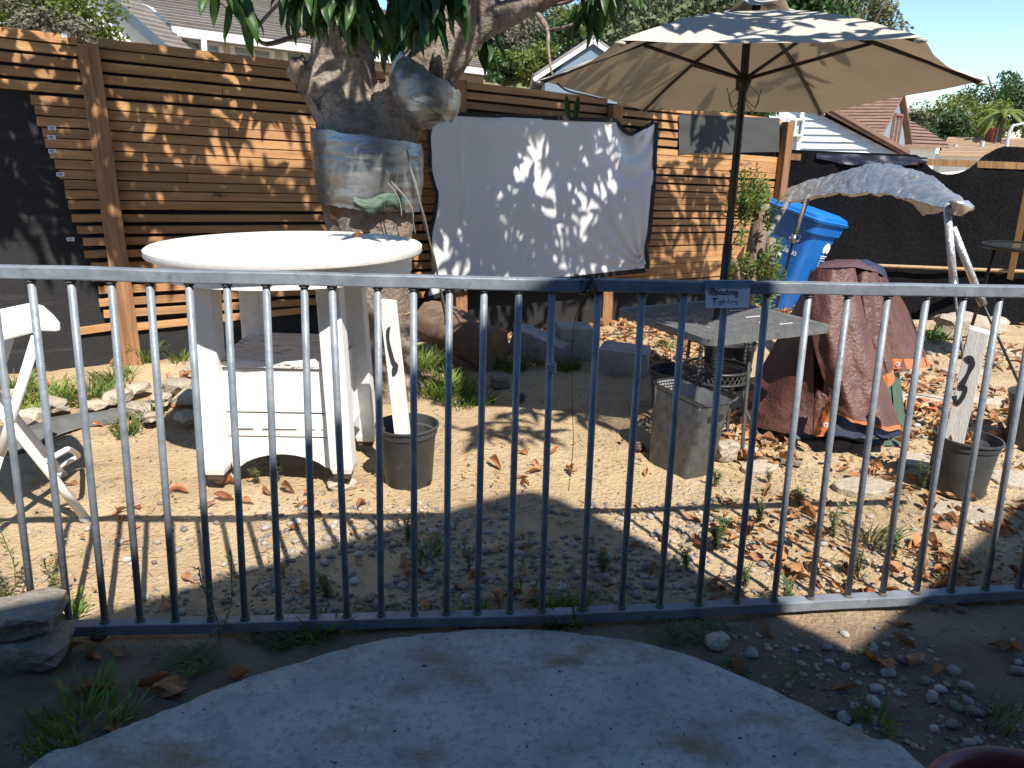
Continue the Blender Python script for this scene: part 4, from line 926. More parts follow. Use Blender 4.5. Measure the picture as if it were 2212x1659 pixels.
ST = {'R': [[(.02, -.05), (.03, .5), (.04, 1)], [(.0, .9), (.3, 1.0), (.6, .92), (.62, .68), (.36, .5), (.05, .46)], [(.15, .46), (.4, .2), (.68, -.08)]],
 'e': [[(.05, .3), (.42, .36), (.4, .55), (.2, .6), (.03, .35), (.1, .06), (.3, 0), (.48, .1)]],
 'a': [[(.45, .5), (.25, .58), (.03, .35), (.1, .05), (.3, .08), (.44, .4), (.44, .55)], [(.45, .5), (.46, .15), (.56, .02)]],
 'd': [[(.42, .45), (.22, .56), (.02, .3), (.1, .03), (.3, .06), (.44, .4)], [(.46, 1.0), (.44, .5), (.46, .02)]],
 'i': [[(.1, .5), (.1, .02)], [(.1, .74), (.13, .78)]],
 'n': [[(.04, .55), (.06, .0)], [(.06, .35), (.25, .58), (.38, .5), (.42, .02)]],
 'g': [[(.42, .5), (.2, .56), (.03, .32), (.14, .06), (.36, .2), (.43, .52)], [(.43, .52), (.44, -.15), (.3, -.4), (.05, -.32)]],
 'T': [[(-.05, .95), (.7, 1.02)], [(.32, .98), (.26, .45), (.24, 0)]],
 'b': [[(.05, .95), (.06, .45), (.08, .02)], [(.07, .40), (.30, .54), (.52, .38), (.46, .08), (.22, -.04), (.05, .06)]],
 'l': [[(.12, .98), (.1, .45), (.14, .02)]],
 's': [[(.42, .55), (.2, .6), (.1, .45), (.38, .22), (.3, .02), (.02, .06)]]}
def write(text, u0, v0, size, sx):
    x = u0
    for ch in text:
        if ch == ' ': x += size*.4; continue
        for stt in ST[ch]:
            pts = [sg(x+q[0]*size*sx, v0-q[1]*size-(x-u0)*.0, .0012+.0012) for q in stt]; k = spl(pts, 4); mb.tube(k, .0012, 4)
        x += size*sx*{'R': .72, 'T': .66, 'i': .26, 'l': .26, 'e': .6, 'a': .66, 'n': .58, 'b': .6, 'd': .62}.get(ch, .6)
mb = MB(); write('Reading', 1533, 637, 13.5, 1.15); write('Tables', 1540, 659, 15, 1.1); mb.build('lettering', 'ink', sign)
# ================================================================== round white table
TC = Vector((-1.0, 3.335, 0)); ZTOP = 1.06
wt = thing('round_table', 'tall round white table with a flaking shelf, standing on stones left of the trunk', 'table', TC)
mb = MB(); r = .588; mb.lathe([(0, 0), (r-.05, 0), (r-.008, 0), (r, -.006), (r+.001, -.03), (r-.004, -.036), (r-.03, -.037), (0, -.037)], TC+Vector((0, 0, ZTOP)), 72); mb.build('tabletop', 'white', wt, True, sharp=50)
mb = MB(); mb.lathe([(r-.05, -.038), (r-.048, -.115), (r-.06, -.118), (r-.075, -.118), (r-.075, -.038)], TC+Vector((0, 0, ZTOP)), 72); mb.build('apron', 'white', wt, True, sharp=40)
fl_ = Vector((-1.305, 3.055, 0)); fr_ = Vector((-.742, 3.05, 0)); bl_ = Vector((-1.265, 3.53, 0)); br_ = Vector((-.735, 3.53, 0))
for p, h0 in ((fl_, .06), (fr_, .075), (bl_, .05), (br_, .04)):
    d = (p-TC); d.z = 0; mb = MB(); w_ = .098; top = p-d.normalized()*.035; zt = ZTOP-.04; vs = []
    for (c, z, s) in ((p, h0+.02, .082), (p, h0+.05, w_), (top, zt, w_)):
        for sx, sy in ((-1, -1), (1, -1), (1, 1), (-1, 1)): vs.append(Vector((c.x+sx*s/2, c.y+sy*s/2, z)))
    mb.add(vs, [[3, 2, 1, 0], [8, 9, 10, 11]] + [[i*4+j, i*4+(j+1) % 4, i*4+4+(j+1) % 4, i*4+4+j] for i in (0, 1) for j in range(4)]); lg = mb.build('leg', 'white', wt, bevel=.006)
    mb = MB(); mb.box((p.x, p.y, h0+.01), (.07, .07, .021)); mb.build('foot_pad', 'rust', lg)
mb = MB(); x0, x1, y0, y1 = -1.27, -.775, 3.085, 3.52
mb.prism([(x0, y0-.025, .565), (x1, y0-.025, .56), (x1, y1, .575), (x0, y1, .58)], (0, 0, .032)); mb.build('shelf', 'peel', wt, bevel=.003)
def panel(pl, nm, th, mat='white'):
    mb = MB(); mb.prism([Vector(q) for q in pl], (0, th, 0)); return mb.build(nm, mat, wt, bevel=.003)
panel([(-1.252, 3.075, .36), (-.795, 3.07, .36), (-.795, 3.07, .555), (-1.252, 3.075, .558)], 'front_panel', .02, 'white')
panel([(-1.252, 3.08, .245), (-.795, 3.075, .245), (-.795, 3.075, .352), (-1.252, 3.08, .352)], 'front_panel', .018)
for (xa, xb) in ((-1.22, -1.13), (-1.10, -.94), (-.905, -.86), (-.84, -.81)):
    mb = MB(); mb.box(((xa+xb)/2, 3.072, .315), (xb-xa-.008, .006, .062)); mb.build('raised_panel', 'white', wt, bevel=.002)
ar = [(-1.252, 3.085, .238), (-.795, 3.08, .238), (-.795, 3.08, .09)]
for i in range(13): t = i/12; ar.append((lerp(-.83, -1.215, t), 3.082, .095+.062*math.sin(math.pi*t)**.7))
ar.append((-1.252, 3.085, .09)); panel(ar, 'arched_rail', .02)
for xx in (-1.262, -.79):
    mb = MB(); mb.prism([(xx, 3.1, .2), (xx, 3.5, .2), (xx, 3.5, .555), (xx, 3.1, .555)], (.018, 0, 0)); mb.build('side_panel', 'white', wt)
    mb = MB(); s = 1 if xx > -1 else -1
    pl = [(xx+s*.02, 3.11+.40*t, .2-.09*(1-math.sin(math.pi*t))) for t in [i/8 for i in range(9)]] + [(xx+s*.02, 3.51, .22), (xx+s*.02, 3.11, .22)]
    mb.prism([Vector(q) for q in pl], (.016, 0, 0)); mb.build('side_rail', 'white', wt)
mb = MB(); mb.box((-1.025, 3.51, .38), (.46, .018, .3)); mb.build('back_panel', 'white', wt)
# ================================================================== projector screen
def SQ(u, v, e=0): return VPL(u, v, FA+FN*(.112+e), FBASE+FN*(.112+e))
top_ = [(946, 247), (1060, 252), (1180, 257), (1300, 262), (1330, 262), (1344, 282), (1362, 292), (1385, 283), (1416, 264)]
bot_ = [(921, 643), (985, 624), (1060, 611), (1160, 604), (1240, 598), (1320, 589), (1395, 581)]
lef_ = [(946, 247), (930, 285), (931, 330), (932, 366), (940, 400), (946, 420), (942, 460), (933, 500), (932, 530), (940, 575), (935, 600), (921, 643)]
rig_ = [(1416, 264), (1413, 310), (1411, 380), (1405, 450), (1401, 500), (1394, 535), (1396, 565), (1395, 581)]
def along(pl, t):
    L = [0]
    for i in range(len(pl)-1): L.append(L[-1]+math.hypot(pl[i+1][0]-pl[i][0], pl[i+1][1]-pl[i][1]))
    x = t*L[-1]
    for i in range(len(pl)-1):
        if x <= L[i+1]+1e-6: k = (x-L[i])/(L[i+1]-L[i]); return (lerp(pl[i][0], pl[i+1][0], k), lerp(pl[i][1], pl[i+1][1], k))
    return pl[-1]
def sm_(pl): return [(q.x, q.y) for q in spl([Vector((a, b, 0)) for a, b in pl], 4)]
tS = top_[:4] and [q for q in sm_(top_[:5])] + sm_(top_[4:])[1:]; bS = sm_(bot_); lS = sm_(lef_); rS = sm_(rig_)
def coons(s, t):
    a = along(tS, s); b = along(bS, s); c = along(lS, t); d = along(rS, t)
    f = lambda i: (1-t)*a[i]+t*b[i]+(1-s)*c[i]+s*d[i]-((1-s)*(1-t)*lS[0][i]+s*(1-t)*tS[-1][i]+(1-s)*t*lS[-1][i]+s*t*rS[-1][i])
    return f(0), f(1)
scr = thing('projector_screen', 'large white fabric projection screen with black hem hung on the fence', 'projection screen', fpt((S_SC0+S_SC1)/2, .3))
def wrk(s, t):
    e = .012*math.sin(s*7+1)*math.sin(t*3) + .010*noise.noise(Vector((s*3, t*3, 1)))
    dx, dy = s-.93, t-.05; r_ = math.hypot(dx*1.6, dy); e += .035*math.exp(-r_*6)*math.sin(r_*40+dx*8)
    dx, dy = 1-s, 1-t; a = math.atan2(dy, dx*1.7+1e-6); r_ = math.hypot(dx*1.7, dy); e += .022*math.exp(-r_*4)*math.sin(a*22)
    e += .018*math.exp(-((t-.07)/.05)**2)*math.sin(s*5); e += .006*math.exp(-((s-.13)/.012)**2) + .008*math.sin(s*21+t*3)*math.exp(-t*5) + .006*noise.noise(Vector((s*9, t*2.5, 6))); return e*.9
mb = MB(); mb.grid(lambda s, t: SQ(*coons(s, t), .012+wrk(s, t)), 96, 64); mb.build('fabric', 'screen', scr, True)
def border(nm, ps, wpx, side):
    mb = MB(); k = len(ps); vs = []
    for i, p in enumerate(ps):
        a = ps[max(0, i-1)]; b = ps[min(k-1, i+1)]; tx, ty = b[0]-a[0], b[1]-a[1]; L = math.hypot(tx, ty) or 1; nx, ny = -ty/L*side, tx/L*side
        s, t = side_st(nm, i/(k-1))
        for q in (-.25, 1): vs.append(SQ(p[0]+nx*wpx*q, p[1]+ny*wpx*q, .016+wrk(s, t)))
    mb.add(vs, [[i*2, i*2+1, i*2+3, i*2+2] for i in range(k-1)]); mb.build('hem', 'black', scr)
def side_st(nm, t): return {'t': (t, 0), 'b': (t, 1), 'l': (0, t), 'r': (1, t)}[nm]
border('t', tS, 7, -1); border('b', bS, 8, 1); border('l', lS, 7, 1); border('r', rS, 7, -1)
def eyelet(u, v, par):
    p = SQ(u, v, .026); mb = MB(); M3 = ROT @ Matrix.Rotation(math.pi/2, 3, 'X')
    mb.lathe([(.007, -.001), (.011, .002), (.013, 0), (.013, -.003)], p, 12, M3); mb.build('eyelet', 'rail', par, True)
for u, v in ((1075, 250), (1207, 256), (1332, 259), (1415, 262), (929, 366), (928, 515), (1413, 386), (1402, 500), (1396, 583), (1293, 596), (1005, 624)): eyelet(u, v, scr)
# ================================================================== umbrella
uv_ = [Vector((.081, 3.964, 1.795)), Vector((.761, 4.714, 1.719)), Vector((1.751, 4.5, 1.712)), Vector((2.06, 3.536, 1.78)), Vector((1.38, 2.786, 1.856)), Vector((.39, 3.0, 1.863))]
px_ = [(1163, 174), (1387, 238), (1775, 244), (2128, 176), (1994, 80), (1336, 87)]
uv_ = [Y(p[0], p[1], q.y) for p, q in zip(px_, uv_)]
APX = Y(1640, 22, 3.72); hub = Y(1607, 172, 3.71); base_p = Y(1549, 690, 3.73)
um = thing('patio_umbrella', 'open beige canvas umbrella with dark pole through the mesh table', 'umbrella', (base_p.x, base_p.y, 0))
for k in range(6):
    a, b = uv_[k], uv_[(k+1) % 6]
    def pan(s, t, a=a, b=b):
        # t: apex->rim  s: a->b, edge cut slightly inwards, cloth sags between ribs
        t2 = lerp(.04, 1, t); rim = lerp(a, b, s); mid = math.sin(math.pi*s); rim = lerp(rim, APX, .05*mid)
        q = lerp(APX, rim, t2); q.z += .030*math.sin(math.pi*t2) - .035*mid*t2*math.sin(math.pi*min(1, t2*.8)) + .006*noise.noise(q*6); return q
    mb = MB(); mb.grid(pan, 16, 16); mb.build('canopy_panel', 'umb', um, True)
    d = (a-APX); p0 = APX+d*.03-Vector((0, 0, .018)); pts = [lerp(p0, a-Vector((0, 0, .014))-d*.012, t)+Vector((0, 0, .030*math.sin(math.pi*t))) for t in (0, .25, .5, .75, 1)]
    mb = MB(); mb.tube(pts, .0095, 6); mb.build('rib', 'blackm', um, True)
    mm = lerp(APX, a, .50)+Vector((0, 0, .008)); mb = MB(); mb.tube([hub, mm], .0085, 6); mb.build('strut', 'blackm', um, True)
    mb = MB(); mb.rock(a-d*.01-Vector((0, 0, .012)), (.05, .05, .02), k, 0, .3, .1, 1); mb.build('rib_pocket', 'umb', um, True)
mb = MB()
def vent(s, t):
    k = s*6; i = int(k) % 6; f = k-int(k); rim = lerp(lerp(APX, uv_[i], .16), lerp(APX, uv_[(i+1) % 6], .16), f)
    q = lerp(APX+Vector((0, 0, .05)), rim+Vector((0, 0, .045+.022*noise.noise(Vector((s*9, 1, 5))))), max(.06, t)); return q + Vector((0, 0, .012*math.sin(s*31)*t))
mb.grid(vent, 48, 6); mb.build('vent_flap', 'umb', um, True)
mb = MB(); pt = APX+Vector((.0, 0, .09)); low = Y(1530, 985, 3.42); low.z = .35
mb.tube([pt, Y(1612, 100, 3.71), hub, Y(1565, 600, 3.725)], .0185, 12); mb.build('pole', 'blackm', um, True)
mb = MB(); mb.tube([Y(1572, 530, 3.725), Y(1565, 600, 3.725), base_p, Vector((base_p.x-.02, base_p.y, .03))], [.0225, .0225, .0225, .0225], 12); mb.build('lower_pole', 'blackm', um, True)
mb = MB(); mb.lathe([(.0, .09), (.012, .085), (.02, .06), (.014, .03), (.022, .0)], pt-Vector((0, 0, .02)), 12); mb.build('finial', 'blackm', um, True)
mb = MB(); ax = (pt-hub).normalized(); mb.tube([hub-ax*.05, hub-ax*.02, hub+ax*.012], [.028, .034, .036], 14); mb.build('hub', 'blackm', um, True); mb = MB(); mb.tube([APX-ax*.06, APX-ax*.02], [.03, .034], 14); mb.build('top_hub', 'blackm', um, True)
mb = MB()
for sx in (-1, 1):
    mb = MB(); c = hub+Vector((sx*.03, -.02, -.03)); mb.tube(spl([c, c+Vector((sx*.04, -.01, -.05)), c+Vector((sx*.01, -.02, -.11)), c+Vector((-sx*.02, 0, -.05)), c+Vector((sx*.02, -.02, -.09)), c+Vector((sx*.05, 0, -.01))], 5), .0018, 5); mb.build('cord', 'blackm', um, True)

# ================================================================== square mesh table
q4 = [G(1348, 668, .665), G(1565, 651, .665), G(1780, 700, .665), G(1540, 729, .665)]
cm = sum(q4, Vector())/4; e1 = ((q4[2]-q4[3]).normalized()+(q4[1]-q4[0]).normalized()).normalized(); e2 = Vector((-e1.y, e1.x, 0)); S2 = .388
M3 = Matrix((e1, e2, Vector((0, 0, 1)))).transposed()
mt = thing('mesh_table', 'square grey metal mesh table with rounded corners under the umbrella', 'table', (cm.x, cm.y, 0))
def rsq(s, r, n=6):
    o = []
    for k, (sx, sy) in enumerate(((1, 1), (-1, 1), (-1, -1), (1, -1))):
        for i in range(n+1): a = k*math.pi/2 + i/n*math.pi/2; o.append(Vector((sx*(s-r)+r*math.cos(a), sy*(s-r)+r*math.sin(a), 0)))
    return o
A = rsq(S2, .06); B = rsq(S2-.022, .05); nA = len(A); vs = []
for lst, z in ((B, .663), (A, .667), (A, .645), (A, .633), (B, .635)): vs += [cm*1 - Vector((0, 0, cm.z)) + M3 @ q + Vector((0, 0, z)) for q in lst]
mb = MB(); mb.add(vs, [[i*nA+j, i*nA+(j+1) % nA, (i+1)*nA+(j+1) % nA, (i+1)*nA+j] for i in range(4) for j in range(nA)]); mb.build('rim', 'tmesh', mt, True, sharp=45)
mb = MB(); g0_ = Vector((cm.x, cm.y, .661)); k = 46; s_ = S2-.015
for i in range(k+1):
    x = -s_ + 2*s_*i/k
    for (a, b) in ((M3 @ Vector((x, -s_, 0)), M3 @ Vector((x, s_, 0))), (M3 @ Vector((-s_, x, .0015)), M3 @ Vector((s_, x, .0015)))):
        mb.beam(g0_+a, g0_+b, .005, .0022)
mb.build('mesh_top', 'tmesh', mt); 
mb = MB()
for sx, sy in ((-1, -1), (1, -1), (1, 1), (-1, 1)):
    mb2 = MB(); p = g0_ + M3 @ Vector((sx*.10, sy*.10, -.02)); f = g0_ + M3 @ Vector((sx*.22, sy*.22, -.655)); md_ = g0_ + M3 @ Vector((sx*.11, sy*.11, -.40))
    mb2.tube(spl([p, md_, g0_ + M3 @ Vector((sx*.17, sy*.17, -.59)), f, f + M3 @ Vector((sx*.03, sy*.03, .025))], 5), .009, 8); mb2.build('leg', 'bin', mt, True)
mb = MB(); mb.tube([g0_ + M3 @ Vector((.13*math.cos(a), .13*math.sin(a), -.42)) for a in [i*math.pi/12 for i in range(25)]], .007, 6); mb.build('ring', 'bin', mt, True)
for i in range(5):   # dried paint drips
    mb3 = MB(); x, y = rnd(-.3, .3), rnd(-.34, .1); mb3.box(g0_ + M3 @ Vector((x, y, .006)), (rnd(.02, .12), rnd(.002, .005), .002), M3 @ Matrix.Rotation(R.choice((0, 1.57, .3)), 3, 'Z')); mb3.build('paint_drip', 'print', mt)
def PLN(u, v, p0, n):
    d = ray(u, v); t = (p0-EYE).dot(n)/d.dot(n); return EYE + d*t
# ================================================================== folding chair at the left edge
chB = G(188, 1127); chD = G(137, 1030); wd_ = (chD-chB); wd_.z = 0; ev_ = Vector((wd_.y, -wd_.x, 0)).normalized()
ev_ = ev_ if ev_.x < 0 else -ev_
def near(u, v): return VPL(u, v, chB, chB+ev_)
def far_(u, v): return VPL(u, v, chD, chD+ev_)
chair = thing('folding_chair', 'white folding chair cut off at the left edge, behind the railing', 'chair', chB)
def rod(nm, a, b, r=.0135, ext=0):
    mb = MB(); d = (b-a).normalized(); mb.tube([a-d*0, lerp(a, b, .5), b+d*ext], r, 12, sx=1.25); return mb.build(nm, 'whitec', chair, True)
rod('leg', chB+Vector((0, 0, .01)), near(0, 887), .0135, .35)
rod('leg', chD+Vector((0, 0, .01)), far_(35, 903), .0135, .5)
A_top = near(79, 727); rod('frame_tube', near(0, 984), A_top, .0145)
mb = MB(); f0 = near(0, 984); mb.tube([f0, f0+(f0-A_top).normalized()*.35], .0145, 12); mb.build('leg', 'whitec', chair, True)
C_top = A_top + wd_; rod('frame_tube', A_top+wd_+(near(0, 984)-A_top)*1.25, C_top, .0145)
for p in (chB, chD):
    mb = MB(); mb.tube([p+Vector((.006, 0, 0)), p+Vector((-.014, -.004, .03))], .018, 10); mb.build('foot_cap', 'lampm', chair, True)
mb = MB(); a, b, c, d_ = near(96, 999), near(147, 969), far_(171, 985), far_(128, 1008)
mb.tube(spl([a, lerp(a, b, .8), b+(c-b)*.12, c+(b-c)*.12, lerp(d_, c, .8), d_], 5), .011, 10); mb.build('brace', 'whitec', chair, True)
# pale seat plate on top
mb = MB(); zs_ = A_top.z+.012
seat_ = [G(u, v, zs_) for u, v in ((-190, 712), (-100, 699), (10, 679), (60, 668), (80, 667), (97, 673), (118, 692), (132, 709), (131, 715), (118, 717), (92, 716), (75, 719), (14, 736), (-110, 775))]
mb.prism(seat_, (0, 0, .026)); mb.build('seat', 'whitec', chair, bevel=.006)
# ================================================================== nursery pots with numbered boards
def nursery_pot(label, c, rb, rr, h, soil=.3, tilt=(0, 0)):
    g = thing('nursery_pot', label, 'pot', c); c = Vector(c)
    Mt = Matrix.Rotation(tilt[0], 3, 'X') @ Matrix.Rotation(tilt[1], 3, 'Y')
    mb = MB(); mb.lathe([(0, .004), (rb-.012, .004), (rb-.004, 0), (rb, .006), (lerp(rb, rr, .80)-.004, h*.84), (rr-.008, h*.85), (rr-.003, h*.86), (rr, h*.965), (rr+.006, h*.97), (rr+.006, h), (rr-.003, h), (rr-.008, h*.86), (lerp(rb, rr, .8)-.010, h*.84), (rb-.008, h*soil), (0, h*soil)], c, 48, Mt); mb.build('wall', 'pot', g, True, sharp=40)
    for k in range(7):
        a = k*2*math.pi/7+.45; p = c + Mt @ Vector((math.cos(a)*(rb+.0012), math.sin(a)*(rb+.0012), .016)); Mh = Mt @ Matrix.Rotation(a, 3, 'Z'); mb = MB(); mb.box(p, (.006, .024, .022), Mh); mb.build('drain_hole', 'black', g)
    return g
def board(label, p0, p1, wdt, th, marks, mat='oldwood', cat='board'):
    ax = (p1-p0).normalized(); n_ = (EYE-p0); n_.z = 0; n_.normalize(); n_ = (n_ - ax*n_.dot(ax)).normalized(); x = ax.cross(n_)*-1
    g = thing('wooden_board', label, cat, p0); mb = MB(); k = 6; L = (p1-p0).length; vs = []
    for i in range(k+1):
        for (sx, sy) in ((-1, -1), (1, -1), (1, 1), (-1, 1)):
            q = p0 + ax*(L*i/k) + x*(sx*wdt/2*(1+.03*noise.noise(Vector((i*1.3, sx, 2))))) + n_*(sy*th/2)
            if i == k: q += ax*(.012*sx*.6 - .006*sy)
            vs.append(q)
    mb.add(vs, [[i*4+j, i*4+(j+1) % 4, i*4+4+(j+1) % 4, i*4+4+j] for i in range(k) for j in range(4)] + [[3, 2, 1, 0], [k*4+j for j in range(4)]]); mb.build('plank', mat, g, bevel=.002)
    pl = p0 + n_*(th/2+.0025)
    if marks:
        mb = MB()
        for st in marks:
            pts = spl([Vector((a, b, w_)) for a, b, w_ in st], 5); vs = []
            for i, q in enumerate(pts):
                a = pts[max(0, i-1)]; b = pts[min(len(pts)-1, i+1)]; tx, ty = b.x-a.x, b.y-a.y; l = math.hypot(tx, ty) or 1; w_ = q.z*(1+.12*noise.noise(Vector((i*.9, 3, q.x))))
                for sgn in (-1, 1): vs.append(PLN(q.x-ty/l*w_*sgn, q.y+tx/l*w_*sgn, pl, n_))
            mb.add(vs, [[i*2, i*2+1, i*2+3, i*2+2] for i in range(len(pts)-1)])
        mb.build('painted_number', 'ink', g)
    return g
pc1 = G(883, 1040); nursery_pot('dark grey nursery pot holding the board painted 1, beside the round table', pc1, .108, .138, .285, .12)
p0 = Vector((pc1.x-.005, pc1.y-.02, .06)); p1 = VPL(838, 650, p0, p0+Vector((1, .05, 0))); board('weathered white board painted with a black 1, leaning in the near pot', p0, p1, .072, .022, [[(842, 706, 2), (838, 716, 4), (838, 735, 3.5), (843, 760, 4.5), (849, 782, 5), (854, 790, 6), (852, 803, 6), (849, 813, 2)]])
pc2 = G(2062, 1058); nursery_pot('dark grey nursery pot full of dry leaves holding the board painted 3', pc2, .118, .138, .265, .78, (0, .05))
p0 = Vector((pc2.x-.05, pc2.y, .18)); p1 = VPL(2116, 712, p0, p0+Vector((1, -.1, 0))); board('weathered white board painted with a black 3, leaning in the leafy pot', p0, p1, .078, .024,
  [[(2086, 780, 7), (2094, 775, 8), (2100, 786, 7), (2095, 800, 4.5), (2089, 812, 4), (2080, 828, 7)], [(2080, 828, 7), (2074, 838, 5), (2085, 838, 5), (2083, 850, 4.5), (2077, 862, 5), (2068, 872, 5), (2063, 865, 5), (2061, 855, 6)]])
pc3 = G(2222, 962); nursery_pot('dark grey nursery pot cut off by the right edge, with a leaning stick', pc3, .11, .14, .29, .5)
mb = MB(); mb.beam(Vector((pc3.x+.0, pc3.y, .1)), Y(2225, 640, pc3.y+.25), .035, .035); tag(mb.build('stick', 'wood', None), 'dark wooden stick standing in the pot at the right edge', 'stick')
pc4 = G(1438, 880); pc4 = Vector((1.02, 4.1, 0)); pc4 = G(1452, 880); nursery_pot('black nursery pot standing in shade behind the metal look bin', pc4, .12, .15, .24, .5)
pc5 = G(1590, 690); pc5 = Vector((Y(1585, 660, 4.75).x, 4.75, 0)); nursery_pot('black pot half hidden behind the paper sign and mesh table', pc5, .14, .17, .30, .5)
# ================================================================== square metal look bin
rim = [G(1408, 823, .37), G(1523, 876, .37), G(1584, 866, .37), G(1474, 817, .37)]
bas = [G(1397, 997), G(1480, 1038), G(1540, 1024)]; bas.append(bas[0]+bas[2]-bas[1])
rim[3] = rim[0]+rim[2]-rim[1]
bn = thing('square_bin', 'tapered grey square bin standing empty in front of the mesh table', 'bin', sum(bas, Vector())/4)
def rloop(q, r, z, n=5):
    o = []; c = sum(q, Vector())/4
    for i in range(4):
        p = q[i]; a = (q[i-1]-p).normalized()*r; b = (q[(i+1) % 4]-p).normalized()*r
        for k in range(n+1):
            t = k/n; o.append((p+a)*(1-t)**2 + p*2*t*(1-t) + (p+b)*t*t + Vector((0, 0, z)))
    return o
def inset(q, f): c = sum(q, Vector())/4; return [lerp(p, c, f) for p in q]
mb = MB(); LP = [rloop(inset(bas, .04), .02, 0), rloop(bas, .03, .012), rloop(rim, .035, -.012), rloop(inset(rim, -.03), .035, -.008), rloop(inset(rim, -.03), .035, .002), rloop(inset(rim, .02), .03, .0), ]
nL = len(LP[0]); vs = [p for l in LP for p in l]; mb.add(vs, [[i*nL+j, i*nL+(j+1) % nL, (i+1)*nL+(j+1) % nL, (i+1)*nL+j] for i in range(len(LP)-1) for j in range(nL)]); mb.build('body', 'bin', bn, True, sharp=40)
mb = MB(); LP = [rloop(inset(rim, .02), .03, .0), rloop(inset(bas, .06), .03, .02)]; vs = [p for l in LP for p in l]; mb.add(vs, [[j, nL+j, nL+(j+1) % nL, (j+1) % nL] for j in range(nL)] + [[nL+j for j in range(nL)]]); mb.build('inside', 'binin', bn, True, sharp=40)
fc = (rim[1]+rim[2])/2; fb = (bas[1]+bas[2])/2; cc = lerp(fc, fb, .2); dx = (rim[2]-rim[1]).normalized(); dn = (fb-fc).normalized(); no = dx.cross(dn).normalized(); no = no if no.y < 0 else -no
mb = MB(); mb.prism([cc+dx*a*.045+dn*b*.016+no*.002 for a, b in ((-1, -.6), (-.8, -1), (.8, -1), (1, -.6), (1, .6), (.8, 1), (-.8, 1), (-1, .6))], no*.003); mb.build('handle_slot', 'black', bn)
# ================================================================== expanded metal stool
sc_ = G(1548, 792, .44); st = thing('mesh_stool', 'round metal stool with diamond mesh seat rim tucked under the square table', 'stool', (sc_.x, sc_.y, 0)); rs_ = .165
mb = MB(); mb.tube([sc_+Vector((rs_*math.cos(a), rs_*math.sin(a), .0)) for a in [i*math.pi/18 for i in range(37)]], .008, 8); mb.tube([sc_+Vector((rs_*math.cos(a), rs_*math.sin(a), -.055)) for a in [i*math.pi/18 for i in range(37)]], .006, 8); mb.build('ring', 'blackm', st, True)
mb = MB(); N = 40
for i in range(N):
    for sg_ in (-1, 1):
        pts = []
        for k in range(4): a = 2*math.pi*(i+sg_*k*.5)/N; pts.append(sc_+Vector((rs_*math.cos(a), rs_*math.sin(a), -.055*k/3)))
        mb.tube(pts, .0024, 4, False)
mb.build('mesh_band', 'bin', st, True)
mb = MB()
for i in range(-9, 10):
    x = i/10*rs_; h_ = math.sqrt(rs_*rs_-x*x)
    for a, b in (((x, -h_), (x, h_)), ((-h_, x), (h_, x))): mb.beam(sc_+Vector((*a, -.01)), sc_+Vector((*b, -.01)), .004, .002)
mb.build('seat_mesh', 'blackm', st)
for k, a in enumerate((-.75, -2.35, .8, 2.35)):
    d = Vector((math.cos(a), math.sin(a), 0)); mb = MB(); b0 = Vector((sc_.x, sc_.y, 0)); pts = [sc_+d*rs_+Vector((0, 0, .17 if k < 2 else 0)), sc_+d*(rs_+.005), sc_+d*(rs_+.01)+Vector((0, 0, -.16)), b0+d*(rs_+.02)+Vector((0, 0, .05)), b0+d*(rs_+.04)+Vector((0, 0, .012)), b0+d*(rs_+.065)+Vector((0, 0, .02)), b0+d*(rs_+.06)+Vector((0, 0, .035))]
    mb.tube(spl(pts, 5), .0085, 8, sx=1.5); mb.build('leg', 'bin', st, True)
# ================================================================== blue recycling bin (leaning)
bb = G(1672, 668); bb.z = 0; blue = thing('recycling_bin', 'leaning blue wheeled recycling bin with lid, in front of the black fabric fence', 'recycling bin', bb)
MB_T = Matrix.Rotation(math.radians(15), 3, 'Y') @ Matrix.Rotation(math.radians(6), 3, 'X') @ Matrix.Rotation(math.radians(-50), 3, 'Z')
def bl(x, y, z): return bb + MB_T @ Vector((x, y, z))
BC = Vector((.05, .25, 0))
def bq_(w0, d0, z, r): return [bb + MB_T @ (Vector((q.x*w0*1.08, q.y*d0*1.08, z))) + Vector((.02, .18, 0)) for q in rsq(1, r)]
HB = .95; mb = MB(); LP = [bq_(.24, .27, 0, .2), bq_(.25, .28, .03, .2), bq_(.285, .335, HB-.12, .2), bq_(.29, .34, HB-.115, .2), bq_(.305, .36, HB-.1, .2), bq_(.31, .365, HB, .2)]
nL = len(LP[0]); mb.add([p for l in LP for p in l], [[i*nL+j, i*nL+(j+1) % nL, (i+1)*nL+(j+1) % nL, (i+1)*nL+j] for i in range(len(LP)-1) for j in range(nL)] + [[j for j in range(nL)][::-1]]); mb.build('body', 'blue', blue, True, sharp=35)
mb = MB(); LP = [bq_(.325, .385, HB+.004, .22), bq_(.33, .39, HB+.03, .22), bq_(.315, .37, HB+.04, .22), bq_(.31, .365, HB+.065, .22), bq_(.24, .30, HB+.09, .25), bq_(.02, .03, HB+.10, .25)]
mb.add([p for l in LP for p in l], [[i*nL+j, i*nL+(j+1) % nL, (i+1)*nL+(j+1) % nL, (i+1)*nL+j] for i in range(len(LP)-1) for j in range(nL)] + [[(len(LP)-1)*nL+j for j in range(nL)]]); mb.build('lid', 'blue', blue, True, sharp=30)
for sx in (-1, 1):
    mb = MB(); p = bb + MB_T @ Vector((sx*.22, .26, .06)) + Vector((.02, .18, 0)); mb.lathe([(0, -.03), (.09, -.03), (.1, -.02), (.1, .02), (.09, .03), (0, .03)], p, 20, MB_T @ Matrix.Rotation(math.pi/2, 3, 'Y')); mb.build('wheel', 'blackm', blue, True)
